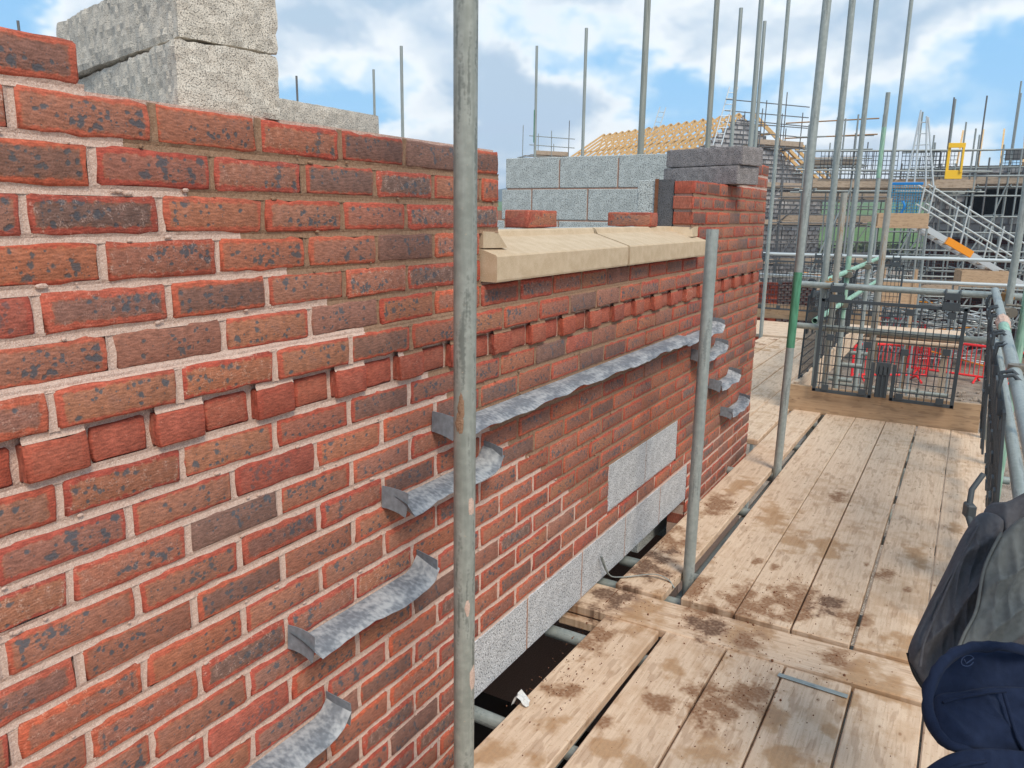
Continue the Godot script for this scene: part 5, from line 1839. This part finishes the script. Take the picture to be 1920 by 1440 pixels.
func make_block_house() -> void:
	var z := -28.6
	var h := thing("block_house", "half-built grey block house with a dark window gap, red brick below", "house", Vector3(4.5, GROUND, z))
	var o := Vector3(-0.2, GROUND, z) - h.position
	var r := Vector3.RIGHT
	var reds := [lin(120, 58, 48), lin(104, 52, 46), lin(130, 70, 56), lin(92, 50, 46)]
	var greys := [lin(164, 162, 162), lin(176, 174, 172), lin(152, 150, 150)]
	masonry(h, "brickwork", o, r, 9.4, 3.24, 0.225, 0.075, 0.010, reds)
	masonry(h, "blockwork", o + Vector3(0, 3.24, 0), r, 9.4, 2.7, 0.45, 0.225, 0.012, greys, Rect2(0.95, 1.05, 1.75, 0.92))
	masonry(h, "brick_band", o + Vector3(0, 3.5, 0.012), r, 9.4, 0.15, 0.225, 0.075, 0.010, reds)
	slab(h, "wall_core", o + Vector3(4.7, 1.6, -0.09), r, Vector3(9.36, 3.2, 0.14), M.far_mortar)
	slab(h, "wall_core", o + Vector3(4.7, 3.75, -0.09), r, Vector3(9.36, 1.0, 0.14), M.far_mortar)
	slab(h, "wall_core", o + Vector3(0.47, 4.6, -0.09), r, Vector3(0.92, 2.6, 0.14), M.far_mortar)
	slab(h, "wall_core", o + Vector3(6.05, 4.6, -0.09), r, Vector3(6.6, 2.6, 0.14), M.far_mortar)
	slab(h, "wall_core", o + Vector3(1.8, 5.6, -0.09), r, Vector3(1.9, 0.6, 0.14), M.far_mortar)
	# the closed room behind the gap
	slab(h, "floor", o + Vector3(4.7, 3.1, -3.2), r, Vector3(9.3, 0.2, 6.0), M.block_grey)
	slab(h, "ceiling", o + Vector3(4.7, 5.85, -3.2), r, Vector3(9.3, 0.2, 6.0), M.block_grey)
	slab(h, "room_wall", o + Vector3(4.7, 4.5, -6.1), r, Vector3(9.3, 2.8, 0.2), M.block_grey)
	slab(h, "side_wall", o + Vector3(0.1, 2.95, -3.2), r, Vector3(0.2, 5.9, 6.2), M.block_grey)
	slab(h, "side_wall", o + Vector3(9.3, 2.95, -3.2), r, Vector3(0.2, 5.9, 6.2), M.block_grey)
	# first rafters on its wall plate
	for i in 8:
		var st := begin()
		beam(st, o + Vector3(0.6 + i * 0.6, 5.95, 0.1), o + Vector3(0.6 + i * 0.6, 7.2, -2.2), 0.12, 0.05)
		build(st, "rafter", M.truss, h)
	slab(h, "felt_roll", o + Vector3(3.6, 6.25, -0.2), r, Vector3(3.4, 0.3, 0.25), M.far_tube_dark)
	scaffold_run("front_scaffold", "tube scaffold with mesh guards along the block house wall", Vector3(-0.7, GROUND, z + 0.5), r, Vector3(0, 0, 1), 8.4, 1.1, [-2.35, 0.78], 3.0, 0.84, {"mesh": true})
	scaffold_run("side_scaffold", "scaffold tower with blue netting left of the block house", Vector3(-3.4, GROUND, -23.6), Vector3(0.93, 0, -0.37), Vector3(0.37, 0, 0.93), 4.2, 1.3, [-2.3, 0.55], 1.8, 1.05, {"mesh": true})
	scaffold_run("inner_scaffold", "close-set tube scaffold between the stair and the block house", Vector3(-0.9, GROUND, -25.2), Vector3(0.98, 0, -0.2), Vector3(0.2, 0, 0.98), 5.2, 1.5, [-3.1, -1.6, -0.1], 1.7, 0.75, {"boards": false})
	# high gin-wheel ladder pair
	var a := thing("trestle_ladder", "tall pale ladder pair leaning together against the sky", "ladder", Vector3(-0.3, 0.6, -22.5))
	for q in [[-0.25, 0.0, -0.10, 1.9], [0.22, 0.0, 0.05, 1.75], [0.40, 0.0, 0.09, 1.72], [-0.05, 0.0, -0.10, 1.88]]:
		rod(a, "stile", Vector3(q[0], q[1], 0), Vector3(q[2], q[3], 0), M.alu, 0.024)
	for i in 6:
		rod(a, "rung", Vector3(-0.20 + i * 0.02, 0.2 + i * 0.28, 0), Vector3(0.34 - i * 0.055, 0.2 + i * 0.28, 0), M.alu, 0.014)
	# blue debris netting with a cloth caught in it
	var nt := thing("debris_net", "bright blue debris netting tied to the scaffold tower", "netting", Vector3(-0.5, -0.1, -21.9))
	var st := begin()
	for i in 13:
		cbox(st, box_at(Vector3(-0.36 + i * 0.06, 0.36, 0.02 * sin(i * 1.3))), Vector3(0.014, 0.74, 0.01))
	for i in 11:
		cbox(st, box_at(Vector3(0, 0.02 + i * 0.072, 0.014 * sin(i))), Vector3(0.76, 0.012, 0.01))
	build(st, "net", M.blue_mesh, nt)
	st = begin()
	cbox(st, box_at(Vector3(0, 0.74, 0.01)), Vector3(0.80, 0.07, 0.03), 0.01)
	build(st, "net_edge", M.blue, nt)
	st = begin()
	pipe_into(st, smooth_path([Vector3(-0.02, 0.30, 0.05), Vector3(0.03, 0.18, 0.07), Vector3(-0.01, 0.05, 0.05), Vector3(-0.04, -0.06, 0.06)], 4), 0.045, 8, 0.5)
	build(st, "hanging_cloth", M.blue, nt)
	# yellow gate
	var y := thing("safety_gate", "yellow swing safety gate standing open on the high scaffold", "gate", Vector3(0.52, 0.78, -22.6))
	for q in [[0.0, 0.82, 0.40, 0.12], [0.0, 0.10, 0.40, 0.22], [-0.16, 0.46, 0.07, 0.62], [0.16, 0.46, 0.05, 0.62]]:
		st = begin()
		cbox(st, box_at(Vector3(q[0], q[1], 0.1), 0.3), Vector3(q[2], q[3], 0.03), 0.006)
		build(st, "gate_panel", M.yellow, y)
	# aluminium stair with handrails
	var sa := Vector3(-0.05, -0.43, -21.0)
	var sb := Vector3(2.30, -1.85, -22.3)
	var t := thing("access_stair", "aluminium access stair with double handrails and an orange warning sleeve", "stair", Vector3(sa.x, sb.y, sa.z))
	var so := -t.position
	var ac := Vector3(0.25, 0, 0.62)
	for s in [-0.5, 0.5]:
		st = begin()
		beam(st, sa + ac * s + so, sb + ac * s + so, 0.14, 0.04)
		build(st, "stringer", M.alu, t)
		for hgt in [0.55, 1.0]:
			rod(t, "handrail", sa + ac * s + Vector3(0, hgt, 0) + so, sb + ac * s + Vector3(-0.1, hgt, 0) + so, M.far_tube_white, 0.022)
		for q in [0.02, 0.35, 0.68, 0.97]:
			rod(t, "baluster", sa.lerp(sb, q) + ac * s + so, sa.lerp(sb, q) + ac * s + Vector3(0.1, 1.0, 0) + so, M.far_tube_white, 0.02)
	for i in 12:
		st = begin()
		cbox(st, box_at(sa.lerp(sb, (i + 0.5) / 12.0) + so), Vector3(0.22, 0.03, 0.62))
		build(st, "tread", M.board_grey, t)
	st = begin()
	beam(st, sa.lerp(sb, 0.22) + ac * 0.56 + so, sa.lerp(sb, 0.46) + ac * 0.56 + so, 0.17, 0.06)
	build(st, "warning_sleeve", M.orange, t)
	# landings closed in with boards
	crate("timber-sided landing box at the top of the aluminium stair", Vector3(-0.38, -0.42, -19.6), Vector3(1.05, 0.30, 0.8), 0.25)
	crate("timber-sided box beside the foot of the aluminium stair", Vector3(1.42, -1.78, -21.2), Vector3(0.98, 0.34, 0.7), 0.22)

func crate(label: String, at: Vector3, s: Vector3, yaw: float) -> void:
	var t := thing("timber_box", label, "box", at, "boarded boxes on the far scaffold")
	t.rotation.y = yaw
	for q in [[Vector3(0, s.y / 2, s.z / 2), Vector3(s.x, s.y, 0.04)], [Vector3(0, s.y / 2, -s.z / 2), Vector3(s.x, s.y, 0.04)], [Vector3(-s.x / 2, s.y / 2, 0), Vector3(0.04, s.y, s.z - 0.05)], [Vector3(s.x / 2, s.y / 2, 0), Vector3(0.04, s.y, s.z - 0.05)], [Vector3(0, -0.02, 0), Vector3(s.x + 0.06, 0.036, s.z + 0.06)]]:
		var st := begin()
		cbox(st, box_at(q[0]), q[1], 0.004, Color.WHITE, Vector2(rng.randf() * 3.0, rng.randf()))
		build(st, "panel", M.board_tan, t)
	for x in [-0.5, 0.5]:
		for z in [-0.5, 0.5]:
			rod(t, "support", Vector3(x * s.x, -0.03, z * s.z), Vector3(x * s.x, GROUND - at.y, z * s.z), M.far_tube)

# ------------------------------------------------------------------ the yard

func make_yard() -> void:
	# low orange brickwork of another plot
	var p := thing("brick_pier", "low new orange brickwork behind the far mesh guard", "wall", Vector3(-3.3, GROUND, -20.6))
	var oranges := [lin(196, 104, 70), lin(180, 88, 60), lin(206, 118, 82), lin(168, 80, 58)]
	masonry(p, "brickwork", Vector3(-1.2, 0, 0.3), Vector3(0.96, 0, -0.28).normalized(), 1.35, 2.55, 0.225, 0.075, 0.010, oranges)
	masonry(p, "brickwork", Vector3(0.08, 0, -0.09), Vector3(0.6, 0, -0.8), 1.3, 2.55, 0.225, 0.075, 0.010, [lin(120, 62, 48), lin(108, 56, 46)])
	slab(p, "core", Vector3(-0.57, 1.25, 0.02), Vector3(0.96, 0, -0.28).normalized(), Vector3(1.3, 2.48, 0.1), M.far_mortar)
	slab(p, "core", Vector3(0.44, 1.25, -0.66), Vector3(0.6, 0, -0.8), Vector3(1.3, 2.48, 0.1), M.far_mortar)
	# hedge in front of the field
	var hd := begin()
	var hr := RandomNumberGenerator.new()
	hr.seed = 5
	for i in 5200:
		var x := hr.randf_range(-32.0, 14.0)
		var a := hr.randf() * TAU
		var y := pow(hr.randf(), 0.8) * 1.9
		var d := sqrt(maxf(0.0, 1.0 - pow(y / 2.0, 2.0)))
		var c := Vector3(x, GROUND + y + 0.2 * sin(x * 0.7), -79.0 + cos(a) * d * 0.9)
		var e1 := Vector3(hr.randf_range(-1, 1), hr.randf_range(-1, 1), hr.randf_range(-1, 1)).normalized() * 0.22
		var e2 := e1.cross(Vector3(hr.randf_range(-1, 1), hr.randf_range(-1, 1), 1)).normalized() * 0.16
		var v := hr.randf_range(0.05, 0.12)
		face(hd, [c - e1, c + e2, c + e1, c - e2], [], Vector3(0, 0.4, 1), Color(v * 0.8, v, v * 0.4))
	var hm := StandardMaterial3D.new()
	hm.vertex_color_use_as_albedo = true
	hm.roughness = 1.0
	var hh := thing("hedge", "long dark green hedge at the foot of the grass field", "hedge", Vector3(-9, GROUND, -79))
	build(hd, "foliage", hm, hh, Transform3D(Basis.IDENTITY, -hh.position))
	slab(hh, "stems", Vector3(0, 0.7, 0), Vector3.RIGHT, Vector3(46, 1.4, 0.7), M.shade_brown_earth)
	# red barriers
	barrier("red plastic pedestrian barrier standing upright on the gravel", Vector3(0.95, GROUND, -22.9), -0.28)
	barrier("red barrier at an angle behind the upright red barrier", Vector3(-0.35, GROUND, -21.6), 0.55)
	barrier("red barrier half hidden behind the long handrail", Vector3(3.3, GROUND, -22.0), -0.05)
	barrier("red barrier leaning beside the timber pallets", Vector3(-0.65, GROUND + 0.25, -25.5), -0.5)
	# racks of spare tube, heaps of rubble
	var r := RandomNumberGenerator.new()
	r.seed = 99
	for q in [["rack of spare scaffold tubes lying before the red brick house wall", Vector3(-0.7, GROUND + 0.9, -27.0), 60, 2.8], ["loose pile of spare tubes and fittings at the foot of the stair", Vector3(1.0, GROUND + 0.7, -25.4), 56, 2.1], ["bundle of white tubes stacked under the scaffold tower", Vector3(-2.2, GROUND + 1.5, -25.8), 44, 2.4]]:
		var t := thing("tube_stack", q[0], "tubes", q[1], "stacks of spare scaffold tube")
		for i in q[2]:
			var c := Vector3(r.randf_range(-0.5, 0.5), r.randf_range(-0.8, 0.9), r.randf_range(-0.5, 0.5))
			var a := r.randf_range(-0.5, 0.5) if r.randf() < 0.75 else r.randf_range(-1.6, 1.6)
			var d: Vector3 = Vector3(cos(a), r.randf_range(-0.25, 0.25) if r.randf() < 0.7 else r.randf_range(-1.0, 1.0), sin(a)).normalized() * q[3] * r.randf_range(0.25, 0.6)
			rod(t, "spare_tube", c - d, c + d, [M.far_tube, M.far_tube_white, M.far_tube_white, M.alu][r.randi() % 4] if r.randf() < 0.93 else M.orange, 0.024)
	# a frame of tube and a stack of boards on the ground just past the walkway's end
	var f := thing("trestle", "low frame of galvanised tubes on the ground below the walkway's end", "frame", Vector3(0.55, GROUND, -9.6))
	for q in [[-0.5, 0, 0.5, -0.5, 1.6, 0.5], [0.25, 0, 0.5, 0.25, 1.6, 0.5], [-0.7, 1.55, 0.5, 0.5, 1.55, 0.5], [-0.5, 1.2, 0.5, -0.1, 1.2, 0.5], [-0.1, 0, 0.5, -0.1, 1.25, 0.5], [0.0, 1.5, 0.5, 0.25, 0.3, 0.5], [-0.7, 2.05, -0.6, 0.6, 2.05, -0.6], [0.25, 0, -0.6, 0.25, 2.1, -0.6]]:
		tube(f, "tube", Vector3(q[0], q[1], q[2]), Vector3(q[3], q[4], q[5]), M.tube_old)
	var bs := thing("board_stack", "stack of pale spare boards on bearers past the walkway's end", "boards", Vector3(0.2, -2.25, -13.6))
	for i in 4:
		var st := begin()
		cbox(st, box_at(Vector3(0.02 * i, 0.05 * i, 0.1 * (i % 2)), 0.04 * (i - 1.5)), Vector3(2.0, 0.042, 0.9), 0.004, Color.WHITE, Vector2(i * 0.7, i * 0.3))
		build(st, "spare_board", M.board, bs)
	for x in [-0.8, 0.8]:
		var st := begin()
		cbox(st, box_at(Vector3(x, (GROUND + 2.25) * 0.5 - 0.02, 0)), Vector3(0.1, -GROUND - 2.25, 0.1))
		build(st, "bearer", M.board_grey, bs)
	var sg := begin()
	cbox(sg, box_at(Vector3(0.15, -1.55, -14.2), 0.06), Vector3(0.62, 0.45, 0.02), 0.004)
	cbox(sg, box_at(Vector3(-0.1, -2.8, -14.2)), Vector3(0.05, 3.4, 0.05))
	cbox(sg, box_at(Vector3(0.4, -2.8, -14.2)), Vector3(0.05, 3.4, 0.05))
	var so := build(sg, "ply_panel", M.board_tan, self)
	tag(so, "weathered plywood panel on two posts beyond the mesh guard", "panel")
	# rubble along the gravel
	var rub := begin()
	for i in 420:
		var c := Vector3(r.randf_range(-1.0, 3.6), GROUND + 0.02, r.randf_range(-21.3, -15.5))
		var s := r.randf_range(0.03, 0.09)
		cbox(rub, Transform3D(Basis.from_euler(Vector3(r.randf() * 3, r.randf() * 3, r.randf() * 3)), c), Vector3(s * 1.6, s, s * 1.2), s * 0.2)
	var ro := build(rub, "rubble", M.gravel, self)
	ro.set_meta("kind", "stuff")
	ro.set_meta("label", "scattered pale rubble over the gravel yard")
	ro.set_meta("category", "rubble")

func barrier(label: String, at: Vector3, yaw: float) -> void:
	var t := thing("barrier", label, "barrier", at, "red barriers in the yard")
	t.rotation.y = yaw
	var st := begin()
	pipe_into(st, smooth_path([Vector3(-1.0, 0.14, 0), Vector3(-1.0, 0.85, 0), Vector3(-0.93, 0.98, 0), Vector3(-0.8, 1.0, 0), Vector3(0.8, 1.0, 0), Vector3(0.93, 0.98, 0), Vector3(1.0, 0.85, 0), Vector3(1.0, 0.14, 0)], 4), 0.035, 8)
	pipe_into(st, [Vector3(-1.0, 0.18, 0), Vector3(1.0, 0.18, 0)], 0.03, 8)
	build(st, "frame", M.red, t)
	for i in range(1, 18):
		rod(t, "bar", Vector3(-1.0 + i * 0.111, 0.18, 0), Vector3(-1.0 + i * 0.111, 1.0, 0), M.red, 0.011)
	for x in [-0.75, 0.75]:
		st = begin()
		pipe_into(st, [Vector3(x, 0.02, -0.28), Vector3(x, 0.16, 0), Vector3(x, 0.02, 0.28)], 0.03, 6)
		build(st, "foot", M.red, t)

# ------------------------------------------------------------------ crumbs, strap, scrap

func make_litter() -> void:
	# crumbs of soil on the boards
	var st := begin()
	lump_into(st, Transform3D(), 3, 4, 6)
	var crumb := st.commit()
	var mm := MultiMesh.new()
	mm.transform_format = MultiMesh.TRANSFORM_3D
	mm.mesh = crumb
	var spots := [[0.19, -1.20, 0.07], [0.13, -1.56, 0.10], [0.10, -1.87, 0.09], [0.12, -2.22, 0.12], [0.09, -2.45, 0.10], [0.36, -2.10, 0.07], [0.50, -1.86, 0.09], [0.66, -1.83, 0.07], [0.96, -1.86, 0.07], [0.76, -2.25, 0.10], [0.56, -2.12, 0.09], [0.67, -1.38, 0.10], [0.74, -1.48, 0.08], [0.18, -3.05, 0.08]]
	var r := RandomNumberGenerator.new()
	r.seed = 12
	mm.instance_count = 1300
	for i in 1300:
		var q: Array = spots[r.randi() % spots.size()]
		var x: float = q[0] + r.randfn(0.0, q[2])
		var z: float = q[1] + r.randfn(0.0, q[2] * 1.3)
		if i % 25 == 0:
			x = r.randf_range(0.1, 1.4)
			z = r.randf_range(-4.5, -0.6)
		x = clampf(x, 0.09, 1.42)
		var y := DECK + 0.016
		if z > -1.97:
			y = DECK + 0.003
		if z > -1.735:
			y = DECK - 0.003
		if x > 0.28 and x < 0.37:
			x = 0.25 if x < 0.325 else 0.40
		var s: float = r.randf_range(0.0007, 0.0026) * (2.2 if r.randf() < 0.04 else 1.0)
		mm.set_instance_transform(i, Transform3D(Basis.from_euler(Vector3(r.randf() * 6, r.randf() * 6, r.randf() * 6)) * Basis.from_scale(Vector3(s, s * 0.7, s)), Vector3(x, y + s * 0.3, z)))
	var o := MultiMeshInstance3D.new()
	o.multimesh = mm
	o.material_override = M.soil
	o.name = "soil_crumbs"
	add_child(o)
	o.set_meta("kind", "stuff")
	o.set_meta("label", "brown crumbs of soil scattered over the boards")
	o.set_meta("category", "soil")
	# a steel strap trailing off the board end by the cut-off pole
	st = begin()
	pipe_into(st, smooth_path([Vector3(0.012, -1.66, -1.93), Vector3(0.03, -1.76, -1.98), Vector3(0.075, -1.775, -2.02), Vector3(0.14, -1.772, -2.075), Vector3(0.20, -1.764, -2.10), Vector3(0.255, -1.775, -2.10), Vector3(0.285, -1.80, -2.09)], 5), 0.009, 6, 0.25)
	o = null
	var m := build(st, "steel_strap", M.tube, self)
	tag(m, "bent grey steel strap trailing over the muddy board end", "strap")
	# a scrap of white sheet caught on the near board
	st = begin()
	var g := []
	var nz := FastNoiseLite.new()
	nz.seed = 4
	nz.frequency = 9.0
	for i in 9:
		for k in 6:
			var p := Vector3(0.092 + i * 0.007 + 0.004 * sin(k * 1.1), 0.0, -1.055 - k * 0.008 * (1.0 - 0.06 * absf(i - 5)))
			p.y = DECK + 0.004 + 0.022 * absf(nz.get_noise_3dv(p * 9.0)) + 0.012 * sin(i * 0.5)
			if i < 2:
				p.y -= 0.01 * (2 - i)
			g.append(p)
	for i in 8:
		for k in 5:
			face(st, [g[i * 6 + k], g[(i + 1) * 6 + k], g[(i + 1) * 6 + k + 1]], [], Vector3.UP)
			face(st, [g[i * 6 + k], g[(i + 1) * 6 + k + 1], g[i * 6 + k + 1]], [], Vector3.UP)
	m = build(st, "paper_scrap", M.paper, self)
	tag(m, "crumpled white scrap on the edge of the nearest muddy board", "scrap")
